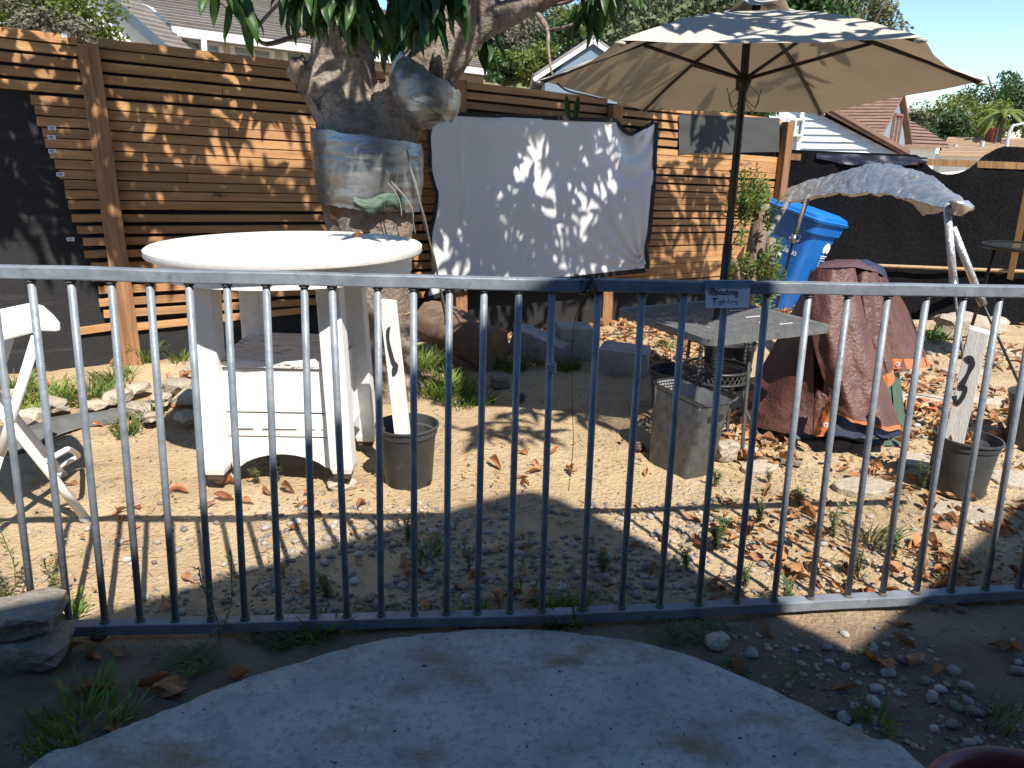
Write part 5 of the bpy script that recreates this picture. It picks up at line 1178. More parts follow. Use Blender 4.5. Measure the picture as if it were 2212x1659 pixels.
def onface(face, a, z, e=.004):
    f = z/(HB-.12); w0 = 1.08*lerp(.25, .285, f); d0 = 1.08*lerp(.28, .335, f)
    q = Vector((a, -d0-e, z)) if face == 0 else Vector((w0+e, a, z)) ; return bb + MB_T @ q + Vector((.02, .18, 0))
def face_M(face):
    x = MB_T @ (Vector((1, 0, 0)) if face == 0 else Vector((0, 1, 0))); n = MB_T @ (Vector((0, -1, .06)) if face == 0 else Vector((1, 0, .06))); n.normalize(); y = n.cross(x).normalized(); return x, y, n
def printtext(txt, face, a, z, size, nm):
    cu = bpy.data.curves.new(nm, 'FONT'); cu.body = txt; cu.size = size; cu.extrude = .0006; cu.align_x = 'CENTER'; cu.materials.append(MT['print'])
    to = bpy.data.objects.new('t', cu); COL.objects.link(to); tme = bpy.data.meshes.new_from_object(to.evaluated_get(bpy.context.evaluated_depsgraph_get())); bpy.data.objects.remove(to); tme.materials.clear(); tme.materials.append(MT['print']); o = bpy.data.objects.new(nm, tme); COL.objects.link(o); x, y, n = face_M(face); m4 = Matrix((x, y, n)).transposed().to_4x4(); m4.translation = onface(face, a, z); o.parent = blue; o.matrix_basis = Matrix.Translation(-bb) @ m4
printtext('3R0115 736135', 0, .03, .60, .062, 'serial_number')
mb = MB(); x, y, n = face_M(0); mb.box(onface(0, .03, .56), (.10, .001, .03), Matrix((x, n, y)).transposed()); mb.build('serial_sticker', 'print', blue)
mb = MB(); p = onface(0, .15, .76)
for (cx, cy, w0, h0) in ((0, .028, .10, .004), (0, -.028, .10, .004), (-.048, 0, .004, .06), (.048, 0, .004, .06)): mb.box(p+x*cx+y*cy, (w0, .0015, h0), Matrix((x, n, y)).transposed())
mb.build('label_frame', 'print', blue); 
x, y, n = face_M(1); p = onface(1, .0, .72); mb = MB(); M3_ = Matrix((x, y, n)).transposed()
for (cx, cy, rr_, rl) in ((0, .055, .030, .055), (-.03, .0, .032, .042), (.03, .0, .032, .042)):
    mb.add([p + x*(cx+rr_*math.cos(t)) + y*(cy+rl*math.sin(t)) + n*.001*(2+cx*20) for t in [i*math.pi/9 for i in range(18)]], [list(range(18))])
mb.build('emblem', 'print', blue)
mb = MB()
for r_, n_l in ((-.07, 9), (-.09, 7)):
    for i in range(n_l): mb.box(p+x*(-.05+i*.013)+y*r_+n*.001, (.009, .001, .010), Matrix((x, n, y)).transposed())
for (cx, cy, w0, h0) in ((0, -.115, .10, .004), (0, -.165, .10, .004), (-.05, -.14, .004, .05), (.05, -.14, .004, .05)): mb.box(p+x*cx+y*cy+n*.001, (w0, .0015, h0), Matrix((x, n, y)).transposed())
mb.build('small_print', 'print', blue)
# ================================================================== tarp covered heap
TCN = G(1775, 900); TCN = Vector((Y(1790, 900, 3.93).x, 3.93, 0)); tz = .90
KA = [(-180, .43, 0), (-165, .44, 0), (-140, .43, 0), (-122, .42, 0), (-113, .36, 0), (-108, .40, .0), (-99, .41, .0), (-95, .36, .05), (-85, .38, .08), (-70, .40, .07), (-58, .42, .06), (-52, .38, .10), (-46, .40, .36), (-30, .47, .41), (-10, .54, .42), (8, .50, .42), (28, .42, .38), (45, .36, .1), (90, .36, 0), (130, .38, 0), (180, .43, 0)]
def kv(a, i):
    a = (a+180) % 360-180
    for p, q in zip(KA, KA[1:]):
        if p[0] <= a <= q[0]: return lerp(p[i], q[i], (a-p[0])/(q[0]-p[0]))
    return KA[0][i]
def tarp_pt(a, t, off=0):
    r = kv(a, 1); hz = kv(a, 2); z = lerp(tz, hz, t); sq = .155/max(abs(math.cos(math.radians(a))), abs(math.sin(math.radians(a)))*1.25, .3); sq = min(sq, .19)
    f = t**.85; rr_ = lerp(sq, r, f); th = math.radians(a)
    fold = (.040*math.sin(th*9+.6*math.sin(th*3)) + .022*math.sin(th*17+1+t*2) + .014*noise.noise(Vector((th*4, t*4, 2))))*min(1, t*2.0)
    if -124 < a < -108: fold -= .08*math.sin((a+124)/16*math.pi)*min(1, t*3)
    if -62 < a < -44: fold -= .07*math.sin((a+62)/18*math.pi)*min(1, t*2)
    rr_ = rr_ + fold + .006*noise.noise(Vector((th*9, t*9, 5))) + off
    rr_ *= .80
    return TCN + Vector((.0+rr_*math.cos(th), .14+rr_*math.sin(th)*.8, (z-.06) + .02*math.sin(th*3)*(1-t) + .012*noise.noise(Vector((th*3, t*6, 1)))))
tarp = thing('tarp_heap', 'brown tarp with orange hem draped over a hidden heap beside the mesh table', 'tarp', TCN)
mb = MB(); NU = 180; NT = 44; vs = []
for j in range(NT+1):
    for i in range(NU): vs.append(tarp_pt(-180+360*i/NU, j/NT))
fcs = [[j*NU+i, j*NU+(i+1) % NU, (j+1)*NU+(i+1) % NU, (j+1)*NU+i] for j in range(NT) for i in range(NU)]
c_i = len(vs); 
for k in (.66, .33):
    for i in range(NU): p = vs[i]; vs.append(Vector((lerp(TCN.x, p.x, k), lerp(TCN.y, p.y, k), p.z+.03*(1-k)+.008*noise.noise(p*20))))
for a0, b0 in ((0, c_i), (c_i, c_i+NU)): fcs += [[a0+(i+1) % NU, a0+i, b0+i, b0+(i+1) % NU] for i in range(NU)]
fcs.append([c_i+NU+i for i in range(NU)]); mb.add(vs, fcs); mb.build('back_cover', 'tarp', tarp, True)
def patch(nm, mat, L, Rr, t0=0, t1=1, bulge=.05, folds=3, amp=.016, nu=22, nv=44, seed=1, off=0, parent=tarp):
    lp = spl([Y(*p) for p in L], 8); rp = spl([Y(*p) for p in Rr], 8)
    def at_(pl, t): x = t*(len(pl)-1); i_ = min(int(x), len(pl)-2); return lerp(pl[i_], pl[i_+1], x-i_)
    def fn(s, t):
        t = lerp(t0, t1, t); q = lerp(at_(lp, t), at_(rp, t), s); d = (EYE-q); d.z = 0; d.normalize()
        e = bulge*math.sin(math.pi*s)**.8 + amp*math.sin(folds*math.pi*2*s+seed+t*1.5)*min(1, t*3) + .010*noise.noise(Vector((s*5, t*9, seed))) + .016*(crease(Vector((s*3+seed, t*7, seed)))-.2) + off
        q = q + d*e; q.z += .006*noise.noise(Vector((s*8, t*3, seed))); return q
    mb = MB(); mb.grid(fn, nu, max(3, int(nv*(t1-t0)))); return mb.build(nm, mat, parent, True), fn
LA = [(1764, 577, 4.10), (1722, 650, 4.12), (1664, 760, 4.10), (1612, 850, 4.02), (1598, 915, 3.92)]; RA = [(1775, 583, 3.86), (1758, 700, 3.80), (1757, 800, 3.72), (1760, 880, 3.66), (1772, 942, 3.58)]
patch('cover', 'tarp', LA, RA, bulge=.03, folds=1.3, amp=.012, seed=2)
L1 = [(1762, 579, 3.88), (1752, 700, 3.76), (1772, 800, 3.66), (1797, 860, 3.60), (1802, 892, 3.57)]; R1_ = [(1847, 578, 3.84), (1868, 680, 3.75), (1897, 780, 3.67), (1926, 870, 3.60), (1948, 930, 3.56)]
patch('cover', 'tarp', L1, R1_, 0, .94, .07, 2, .014, seed=3); _, fB = patch('hem', 'tarpo', L1, R1_, .94, 1, .07, 2, .014, seed=3, off=.002)
L2 = [(1843, 580, 3.92), (1860, 680, 3.86), (1877, 760, 3.82), (1890, 846, 3.78)]; R2_ = [(1896, 588, 3.95), (1912, 660, 3.90), (1923, 740, 3.86), (1933, 824, 3.80)]
patch('cover', 'tarp', L2, R2_, 0, .87, .05, 1.5, .012, seed=5); patch('hem', 'tarpo', L2, R2_, .87, 1, .05, 1.5, .012, seed=5, off=.002)
L3 = [(1893, 590, 4.02), (1908, 660, 3.95), (1917, 720, 3.92), (1924, 794, 3.90)]; R3_ = [(1912, 598, 4.12), (1957, 660, 4.18), (1984, 720, 4.16), (2010, 789, 4.10)]
patch('cover', 'tarp', L3, R3_, 0, .88, .07, 1, .012, seed=7); _, fL = patch('hem', 'tarpo', L3, R3_, .88, 1, .07, 1, .012, seed=7, off=.002)
patch('hem_corner', 'tarpo', [(1786, 866, 3.56), (1772, 900, 3.55), (1758, 940, 3.54)], [(1806, 872, 3.50), (1799, 905, 3.50), (1779, 942, 3.50)], 0, 1, .012, 1, .003, 8, 14, 4)
patch('cover', 'tarp', [(1764, 838, 3.60), (1758, 880, 3.58), (1755, 930, 3.56)], [(1793, 858, 3.57), (1778, 890, 3.56), (1762, 938, 3.55)], 0, 1, .01, 1, .004, 8, 14, 6)
p_ = [Y(1762, 579, 3.87), Y(1847, 577, 3.83), Y(1896, 588, 3.94), Y(1912, 598, 4.12), Y(1860, 566, 4.25), Y(1775, 566, 4.2)]
mb = MB(); c_ = sum(p_, Vector())/6 + Vector((0, 0, .03)); n_p = []
for a_, b_ in zip(p_, p_[1:]+p_[:1]):
    for k in range(6): n_p.append(lerp(a_, b_, k/6))
mb.add(n_p + [lerp(q, c_, .45)+Vector((0, 0, .016)) for q in n_p] + [c_], [[k, (k+1) % 36, 36+(k+1) % 36, 36+k] for k in range(36)] + [[36+k, 36+(k+1) % 36, 72] for k in range(36)]); mb.build('top_fold', 'tarp', tarp, True)
mb = MB(); mb.rock(Y(1852, 622, 4.22), (.34, .26, .34), 4, .4, .35, .12, 3); mb.build('top_cover', 'tarpb', tarp, True)
for q in (fL(.18, .5), Y(1784, 918, 3.49)):
    mb = MB(); dd = (EYE-q); M3e = dd.to_track_quat('Z', 'Y').to_matrix(); mb.lathe([(.006, .004), (.011, .006), (.014, .002)], q+dd.normalized()*.012, 12, M3e); mb.build('eyelet', 'lampm', tarp, True)
gc = thing('green_canvas', 'green canvas showing below the raised orange hem of the brown tarp', 'canvas', G(1930, 930))
patch('fold', 'tarpg', [(1888, 815, 3.84), (1895, 870, 3.78), (1912, 935, 3.70)], [(1925, 800, 3.92), (1930, 870, 3.86), (1930, 935, 3.76)], 0, 1, .03, 1, .010, 12, 20, 3, 0, gc)
patch('fold', 'tarpg', [(1923, 800, 3.90), (1930, 870, 3.84), (1928, 935, 3.75)], [(1942, 800, 4.0), (1952, 870, 3.95), (1957, 930, 3.88)], 0, 1, .03, 1, .010, 12, 20, 8, 0, gc)
mb = MB(); mb.grid(lambda s, t: G(lerp(1640, 1945, s), lerp(918+22*s, 945+18*s+6*math.sin(s*9), t)) + Vector((0, 0, .012+.03*math.sin(math.pi*t)*(.6+.5*noise.noise(Vector((s*7, t*2, 1)))))), 40, 8)
tag(mb.build('canvas_strip', 'tarpg', None, True), 'flat green canvas strip lying on the ground before the brown tarp', 'canvas')
mb = MB(); mb.grid(lambda s, t: Y(lerp(1798, 1948, s), lerp(884+38*s, 944, t), lerp(3.66, 3.50, t)) + Vector((0, 0, .008*math.sin(s*14))), 20, 6)
tag(mb.build('blue_cloth', 'tarpb', None, True), 'dark blue cloth peeking out under the front orange hem', 'cloth')
mb = MB(); mb.grid(lambda s, t: G(lerp(1955, 2052, s), lerp(868+8*s, 893, t)) + Vector((0, 0, .015+.02*math.sin(t*6+s*4)**2)), 20, 6)
tag(mb.build('orange_tarp_scrap', 'tarpo', None, True), 'flat orange tarp scrap on the paving right of the green canvas', 'tarp scrap')
# ================================================================== foil hood on poles
fe = [(1688, 433, 6.6), (1735, 425, 6.35), (1790, 417, 6.0), (1840, 412, 5.65), (1900, 415, 5.25), (1960, 424, 4.85), (2020, 440, 4.45), (2078, 458, 4.05)]
be = [(1700, 400, 6.9), (1750, 388, 6.65), (1800, 374, 6.4), (1860, 355, 6.0), (1930, 350, 5.55), (1995, 366, 5.1), (2050, 398, 4.65), (2098, 437, 4.2)]
feP = spl([Y(*p) for p in fe], 8); beP = spl([Y(*p) for p in be], 8)
hood = thing('foil_hood', 'arched hood of crumpled silver foil on four poles, over the blue bin', 'foil hood', Vector((feP[20].x, feP[20].y, 0)))
def hd(s, t):
    x = s*(len(feP)-1); i = min(int(x), len(feP)-2); f = x-i; a = lerp(feP[i], feP[i+1], f); b = lerp(beP[i], beP[i+1], f); q = lerp(a, b, t)
    return q + Vector((0, 0, .015*math.sin(math.pi*t)-.012)) + Vector((1, 1, 1.2))*.014*noise.noise(q*4) + Vector((-.3, -1, .9))*(.03*crease(q*5.0)+.018*crease(q*13)-.010)
mb = MB(); mb.grid(hd, 170, 40); mb.build('foil_sheet', 'foil', hood, True, sharp=35)
mb = MB()
def lip(s, t):
    q = hd(s, 0); return q + Vector((.06*t, .08*t, -.016*t*(1+.8*noise.noise(Vector((s*14, 0, 3)))) + .012*noise.noise(Vector((s*40, t*3, 1))) - .07*t*max(0, 1-abs(s-.80)/.10)))
mb.grid(lip, 90, 5); mb.build('hood_edge', 'kraft', hood, True)
mb = MB(); mb.grid(lambda s, t: hd(s, lerp(.2, .98, t))-Vector((0, 0, .035)), 30, 5); mb.build('lining', 'kraft', hood, True)
mb = MB(); mb.rock(Y(2076, 446, 4.08), (.15, .10, .07), 5, .3, .3, .9); mb.build('foil_end', 'foil', hood, True)
def pole(a, k, b, m1, m2, r1=.019, r2=.009):
    mb = MB(); mb.tube([a, k], r1, 12); o = mb.build('pole', m1, hood, True); mb = MB(); mb.tube([k, b], r2, 8); mb.build('rod', m2, o, True)
    mb = MB(); d = (k-a).normalized(); mb.tube([k-d*.05, k+d*.02], r1*1.15, 10); mb.build('joint', 'tape', o, True)
pole(Y(1707, 428, 6.55), Y(1622, 566, 6.3), G(1560, 690), 'pvcg', 'pvcg', .023, .013)
pole(Y(1747, 420, 6.3), Y(1713, 520, 6.25), G(1668, 700), 'pvcg', 'blackm', .020, .010)
pole(Y(2045, 440, 4.12), Y(2061, 622, 3.98), G(2104, 952), 'pvc', 'bin', .020, .008)
pole(Y(2058, 492, 4.22), Y(2121, 652, 4.2), G(2236, 905), 'pvc', 'blackm', .020, .008)
# ================================================================== round glass table and stake at the right edge
gt_ = Y(2222, 534, 5.4); tg = thing('glass_table', 'round dark rimmed glass table cut off at the right edge', 'table', (gt_.x, gt_.y, 0)); rg = .29
mb = MB(); mb.lathe([(rg-.02, .012), (rg, .016), (rg+.006, 0), (rg, -.016), (rg-.02, -.012)], gt_, 48); mb.build('rim', 'blackm', tg, True)
mb = MB(); mb.lathe([(0, .006), (rg-.018, .006), (rg-.018, -.002), (0, -.002)], gt_, 48); mb.build('glass_top', 'glass', tg)
for k in range(3):
    a = k*2.1+.5; mb = MB(); mb.tube([gt_+Vector((math.cos(a)*.2, math.sin(a)*.2, -.01)), Vector((gt_.x+math.cos(a)*.27, gt_.y+math.sin(a)*.27, 0))], .012, 8); mb.build('leg', 'blackm', tg, True)
mb = MB(); mb.beam(G(2166, 680), Y(2222, 400, 6.1), .05, .05); tag(mb.build('wooden_stake', 'stake', None, bevel=.004), 'leaning pale wooden stake in front of the black fabric fence at right', 'stake')
# brown tarp lying by the stake
mb = MB(); mb.grid(lambda s, t: G(lerp(2090, 2290, s), lerp(690, 668, t)) + Vector((0, 0, .05+.28*math.sin(math.pi*min(1, s*.8+.1))*t+.04*noise.noise(Vector((s*8, t*6, 4)))+.03*math.sin(s*17+t*3))), 30, 12)
tag(mb.build('tarp_bundle', 'tarp', None, True), 'glossy brown tarp bundle lying at the foot of the black fabric fence', 'tarp')
# ================================================================== stump with podocarpus shoots
sb_ = G(1618, 672); sb_ = Vector((Y(1618, 600, 5.9).x, 5.9, 0)); stp = thing('shrub', 'tall cut stump sprouting bright green narrow leaved shoots beside the umbrella pole', 'shrub', sb_)
mb = MB(); mb.tube(spl([Vector((sb_.x-.04, 5.9, -.02)), Y(1612, 640, 5.9), Y(1628, 560, 5.9), Y(1642, 480, 5.9), Y(1648, 440, 5.9)], 5), spl_r([.10, .075, .07, .066, .05], 5), 12); mb.build('trunk', 'wood', stp, True)
mb = MB(); mb.tube([Y(1655, 600, 5.8), Y(1660, 550, 5.78), Y(1668, 515, 5.75)], [.035, .033, .03], 10); mb.tube([Y(1596, 620, 5.8), Y(1592, 580, 5.78), Y(1588, 560, 5.78)], [.02, .018, .012], 8); mb.build('cut_branch', 'wood', stp, True)
def shoot(mb, p, d, L, n, ll):
    pts = [p + d*L*t + Vector((0, 0, .02*math.sin(t*3))) for t in (0, .33, .66, 1)]; mb.tube(pts, [.005, .004, .003, .002], 4)
    for i in range(n):
        t = (i+.5)/n; q = p + d*L*t; a = i*2.4; x = d.orthogonal().normalized(); y = d.cross(x); e = (x*math.cos(a)+y*math.sin(a)+d*rnd(.1, .9)).normalized(); l = ll*rnd(.7, 1.2); s = e.cross(d).normalized()*.0075
        mb.add([q, q+e*l*.5+s, q+e*l-Vector((0, 0, l*.15)), q+e*l*.5-s], [[0, 1, 2, 3]])
mb = MB()
for (u0, u1, v0, v1, k) in ((1595, 1650, 390, 470, 44), (1580, 1625, 470, 560, 6), (1570, 1620, 555, 610, 13), (1640, 1680, 525, 600, 18), (1625, 1660, 590, 650, 6), (1640, 1665, 640, 690, 8), (1658, 1670, 440, 500, 5)):
    for i in range(k):
        p = Y(rnd(u0, u1), rnd(v0, v1), rnd(5.6, 6.0)); shoot(mb, p-Vector((0, 0, .06)), Vector((rnd(-.5, .5), rnd(-.6, .2), rnd(.35, 1))).normalized(), rnd(.1, .2), 22, .055)
for (u, v) in ((1612, 395), (1622, 388), (1598, 402), (1571, 400)): shoot(mb, Y(u, v+40, 5.85), Vector((rnd(-.1, .1), 0, 1)), .24, 26, .05)
mb.build('foliage', 'shrub', stp)
# ================================================================== blocks, logs, rubble
def block(label, c, d, rot, tilt=0, nm='cement_block', mat='block', roll=0):
    mb = MB(); M3 = Matrix.Rotation(rot, 3, 'Z') @ Matrix.Rotation(tilt, 3, 'Y') @ Matrix.Rotation(roll, 3, 'X'); n = 8
    bm = bmesh.new(); bmesh.ops.create_cube(bm, size=1); bmesh.ops.subdivide_edges(bm, edges=bm.edges[:], cuts=5, use_grid_fill=True); vs = []
    for v in bm.verts:
        q = v.co.copy(); e = sorted((abs(q.x), abs(q.y), abs(q.z)))[1]
        k = 1 - (.03 if e > .49 else 0); q = q*k; w_ = Vector((q.x*d[0], q.y*d[1], q.z*d[2])); w_ += Vector((1, 1, 1))*.006*noise.noise(w_*14+Vector(c)); vs.append(Vector(c)+M3 @ w_)
    mb.add(vs, [[x.index for x in f.verts] for f in bm.faces]); bm.free(); o = mb.build(nm, mat, None, True, sharp=32)
    return tag(o, label, 'block' if 'block' in nm else 'stone')
b1 = G(1165, 788); block('tilted grey cement block with chipped corner, next to the logs', (b1.x, b1.y+.12, .10), (.40, .20, .20), -.45, .28)
b2 = G(1240, 782); block('upright grey cement block between the tilted block and the chipped low block', (b2.x, b2.y+.14, .125), (.25, .26, .25), .12)
b3 = G(1360, 815); block('low grey cement block with broken face, right of the upright block', (b3.x-.02, b3.y+.16, .085), (.34, .28, .18), -.28, .03)
def log(label, a, b, r0, r1, seed):
    g = thing('log', label, 'log', a); mb = MB(); ax = (b-a).normalized(); x = ax.orthogonal().normalized(); y = ax.cross(x); n = 28; k = 14; vs = []
    for i in range(k+1):
        t = i/k; p = lerp(a, b, t); r = lerp(r0, r1, t)
        for j in range(n):
            an = 2*math.pi*j/n; vs.append(p + (x*math.cos(an)+y*math.sin(an))*r*(1+.16*noise.noise(Vector((math.cos(an)*2, math.sin(an)*2, t*1.5+seed)))+.05*noise.noise(Vector((an*4, t*2, seed)))) + ax*(.03*noise.noise(Vector((math.cos(an)*2, math.sin(an)*2, seed)))*(1 if i == k else 0)))
    mb.add(vs, [[i*n+j, i*n+(j+1) % n, (i+1)*n+(j+1) % n, (i+1)*n+j] for i in range(k) for j in range(n)]); mb.build('bark', 'log', g, True)
    for i0, nm in ((0, 'cut_end'), (k, 'cut_end')):
        m2 = MB(); ring = [vs[i0*n+j] for j in range(n)]; c = sum(ring, Vector())/n; m2.add(ring+[lerp(c, q, .5)+ax*.008*noise.noise(q*20) for q in ring]+[c], [[j, (j+1) % n, n+(j+1) % n, n+j] for j in range(n)] + [[n+j, n+(j+1) % n, 2*n] for j in range(n)]); m2.build(nm, 'logcut', g, True)
la = G(1075, 812); log('thick weathered log with brown sawn end facing right, beside the trunk', Y(925, 690, la.y+.55), Vector((la.x-.03, la.y+.10, .15)), .15, .155, 2)
lb_ = G(1005, 700); log('weathered log lying behind the thick one under the screen corner', Vector((lb_.x-.25, lb_.y-.1, .12)), Vector((lb_.x+.06, lb_.y-.25, .15)), .13, .15, 6)
rocks = [((15, 1462), (.30, .20, .12), 0, .15, 'stoned', 'lower rough concrete chunk of the pair at the bottom left by the railing'),
 ((12, 1455), (.29, .18, .10), .105, .2, 'stoned', 'upper flat concrete chunk stacked at the bottom left by the railing'),
 ((735, 1062), (.135, .10, .055), 0, .4, 'stone', 'grey paver piece under the front right leg of the round table'),
 ((487, 1048), (.11, .10, .05), 0, .2, 'stone', 'pale stone under the front left leg of the round table'),
 ((768, 945), (.12, .1, .045), 0, .7, 'stone', 'pale stone under the back right leg of the round table'),
 ((1690, 928), (.27, .13, .085), 0, -.18, 'stone', 'long pale broken concrete piece against the brown tarp'),
 ((1568, 1000), (.145, .13, .115), 0, .3, 'stone', 'rough white concrete lump right of the square bin'),
 ((1620, 990), (.11, .09, .06), 0, .9, 'stone', 'smaller pale lump beside the rough white one'),
 ((1080, 840), (.135, .11, .10), 0, .2, 'stoned', 'small grey rock at the sawn end of the thick log'),
 ((1553, 1405), (.075, .06, .045), 0, .5, 'stone', 'grey lump of rubble by the right curve of the patio slab'),
 ((2085, 735), (.42, .34, .24), 0, .2, 'stone', 'big crumbly concrete heap at the foot of the wooden stake'),
 ((2150, 722), (.26, .2, .16), 0, .6, 'stone', 'crumbly concrete lump right of the big heap'),
 ((1985, 745), (.14, .1, .08), 0, .3, 'stone', 'small pale stone beside the bright grass behind the tarp')]
for i, (uv, d, z, rot, mt, lb) in enumerate(rocks):
    p = G(*uv); mb = MB(); mb.rock(p+Vector((0, d[1]*.35, z+d[2]*.42)), (d[0], d[1], d[2]), i+3, rot, .62, .26, 3); tag(mb.build('rock', mt, None, True, sharp=28), lb, 'rock')
bed = [(255, 862, .20, .14), (300, 890, .16, .12), (385, 838, .24, .16), (430, 800, .22, .15), (350, 868, .15, .12), (415, 862, .2, .15), (300, 842, .16, .1), (120, 880, .16, .12), (60, 905, .18, .13), (205, 880, .14, .11), (455, 845, .14, .12), (400, 905, .15, .11), (330, 905, .12, .1), (440, 770, .26, .14), (25, 860, .16, .12)]
for i, (u, v, a, b) in enumerate(bed):
    p = G(u, v, .05); mb = MB(); mb.rock(p+Vector((0, 0, .015)), (a, b, b*rnd(.5, .75)), i+40, rnd(0, 3), .68, .36, 2); tag(mb.build('rock', 'stone', None, True, sharp=30), 'pale broken concrete stone in the weedy bed below the left fence', 'rock', 'broken stones in the bed below the left fence')
flag = [((1870, 1055), .30, .16, .1, 'pale flagstone in front of the leafy pot'), ((1990, 1000), .26, .18, .4, 'pale flagstone just left of the leafy pot'), ((2085, 1110), .30, .17, -.1, 'cracked pale flagstone under the leafy pot'), ((2185, 1040), .24, .2, .2, 'pale flagstone right of the leafy pot'),
 ((1985, 868), .34, .22, .1, 'greenish flagstone behind the number three board'), ((2130, 870), .30, .18, -.2, 'greenish flagstone at the foot of the silver pole'), ((1935, 800), .30, .2, .2, 'pale flagstone right of the raised tarp hem'), ((2080, 805), .36, .2, .0, 'pale flagstone below the big concrete heap'), ((2170, 760), .22, .22, .1, 'upright pale slab beside the crumbly heap'), ((1640, 1012), .22, .12, .5, 'flat buff stone in the leaves by the tarp corner')]
for i, (uv, a, b, rot, lb) in enumerate(flag):
    p = G(*uv); mb = MB(); n = 11; pl = []
    for k in range(n): t = 2*math.pi*k/n; pl.append(p + Matrix.Rotation(rot, 3, 'Z') @ Vector((math.cos(t)*a*rnd(.42, .56), math.sin(t)*b*rnd(.45, .6), -.015)))
    mb.prism(pl, (0, 0, .036)); tag(mb.build('flagstone', 'stone', None, bevel=.006), lb, 'flagstone')
mb = MB(); mb.beam(G(1555, 975, .02), G(1730, 1000, .02), .05, .018); tag(mb.build('wooden_lath', 'wood', None), 'grey wooden lath half buried in leaves before the brown tarp', 'lath')
# weed fabric edge at left
mb = MB()
def wf(s, t):
    u = lerp(-30, 330, s); v = lerp(lerp(985, 885, s**1.3)+8*math.sin(s*9), lerp(930, 868, s), t); q = G(u, v); q.z = .012 + .055*math.sin(math.pi*min(1, t*1.2+.0))*(.7+.5*noise.noise(Vector((s*5, t, 3)))); return q
mb.grid(wf, 50, 8); tag(mb.build('weed_fabric', 'fabricg', None, True), 'grey weed fabric edge folded over the bed behind the folding chair', 'fabric')
# terracotta pot at the lower right corner
tp = G(2130, 1603, .337); tp = Vector((tp.x, tp.y-.215, 0)); tt = thing('terracotta_pot', 'reddish glazed pot rim in shade at the bottom right corner', 'pot', tp); mb = MB()
mb.lathe([(0, .02), (.13, .02), (.14, .03), (.19, .27), (.208, .275), (.216, .30), (.216, .325), (.206, .337), (.196, .337), (.186, .325), (.18, .2), (0, .19)], tp, 56); mb.build('bowl', 'terra', tt, True, sharp=60)
# irrigation tubing by the blocks
mb = MB(); mb.tube(spl([G(1090, 712, .03), G(1150, 716, .03), G(1250, 722, .02), G(1330, 722, .03), G(1420, 716, .03)], 5), .007, 8); tag(mb.build('irrigation_tube', 'blackm', None, True), 'thin black irrigation tube running behind the cement blocks', 'tube')
for u, v, lb in ((1378, 978, 'brown pine cone at the foot of the square bin'), (1125, 868, 'dark pine cone on the sand below the logs'), (215, 1385, 'dark pine cone in the soil below the left railing')):
    p = G(u, v); g = thing('pine_cone', lb, 'pine cone', p); mb = MB(); mb.rock(p+Vector((0, 0, .025)), (.05, .05, .05), 2, 0, .1, .2, 2)
    for k in range(60):
        z = k/60; a = k*2.4; r = .026*math.sin(math.pi*(z*.9+.05)); c = p+Vector((math.cos(a)*r, math.sin(a)*r, .004+.048*z)); d = Vector((math.cos(a), math.sin(a), .5)).normalized(); s = Vector((-math.sin(a), math.cos(a), 0))*.006; mb.add([c-s, c+s, c+d*.011+s*.6, c+d*.011-s*.6], [[0, 1, 2, 3]])
    mb.build('scales', 'cone', g, True)
# ================================================================== dry leaves
DL = []
for s, (L, wd, dr, fo, cu) in enumerate(((.115, .042, -.22, .6, .3), (.10, .036, -.40, .9, .2), (.125, .046, -.10, .35, .5), (.09, .038, -.30, .4, -.4), (.12, .042, .2, .9, .3), (.105, .044, -.08, -.45, .35))):
    me_ = leaf_mesh('dry_leaf', L, wd, dr, fo, cu, 'deadleaf', 7, s, 2)
    zs = [v.co.z for v in me_.vertices]; m0 = min(zs)
    for v in me_.vertices: v.co.z -= m0; v.co.x -= L/2
    DL.append(me_)
ORD = 'first second third fourth fifth sixth seventh eighth ninth tenth eleventh twelfth thirteenth fourteenth fifteenth sixteenth'.split()
def where(p):
    u, v = proj(p)
    if v < 640: return None
    if v > 1318:
        us = sorted(b_ for b_, vb, t_, vt in BARS); k = sum(1 for q in us if q < u); far = 'just before the railing' if v < 1425 else 'midway to the camera' if v < 1530 else 'at the lower edge'
        return '%s, below the %s' % (far, ('%s gap left of the wire tie' % (ORD[16-k] if k > 0 else 'last') if k < 16 else 'gap under the wire tie' if k == 16 else '%s gap right of the wire tie' % ORD[k-17] if k < 20 else 'gap under the paper sign' if k == 20 else '%s gap right of the paper sign' % ORD[k-21]))
    us = sorted(lerp(t_, b_, (v-vt)/(vb-vt)) for b_, vb, t_, vt in BARS); k = sum(1 for q in us if q < u); tie = 16; sg_ = 20
    far = 'far back' if v < 900 else 'midway back' if v < 1090 else 'close behind the bars' if v < 1220 else 'right by the railing foot'
    if k < tie: return '%s, %s gap left of the wire tie' % (far, ORD[tie-k] if tie-k < 16 else 'last')
    if k == tie: return '%s, in the gap under the wire tie' % far
    if k < sg_: return '%s, %s gap right of the wire tie' % (far, ORD[k-tie-1])
    if k == sg_: return '%s, in the gap under the paper sign' % far
    return '%s, %s gap right of the paper sign' % (far, ORD[k-sg_-1])
def dry(p, label, group, s=1, tilt=.42):
    m4 = Matrix.Translation(p) @ Matrix.Rotation(rnd(0, 6.28), 4, 'Z') @ Matrix.Rotation(rnd(-tilt, tilt), 4, 'X') @ Matrix.Rotation(rnd(-tilt, tilt)*.6, 4, 'Y') @ Matrix.Scale(s, 4)
    o = inst('dry_leaf', R.choice(DL), m4); w_ = where(p) if group and 'pot' not in group else None; tag(o, (label.split(' leaf')[0]+' leaf '+w_) if w_ else label, 'leaf', group); return o
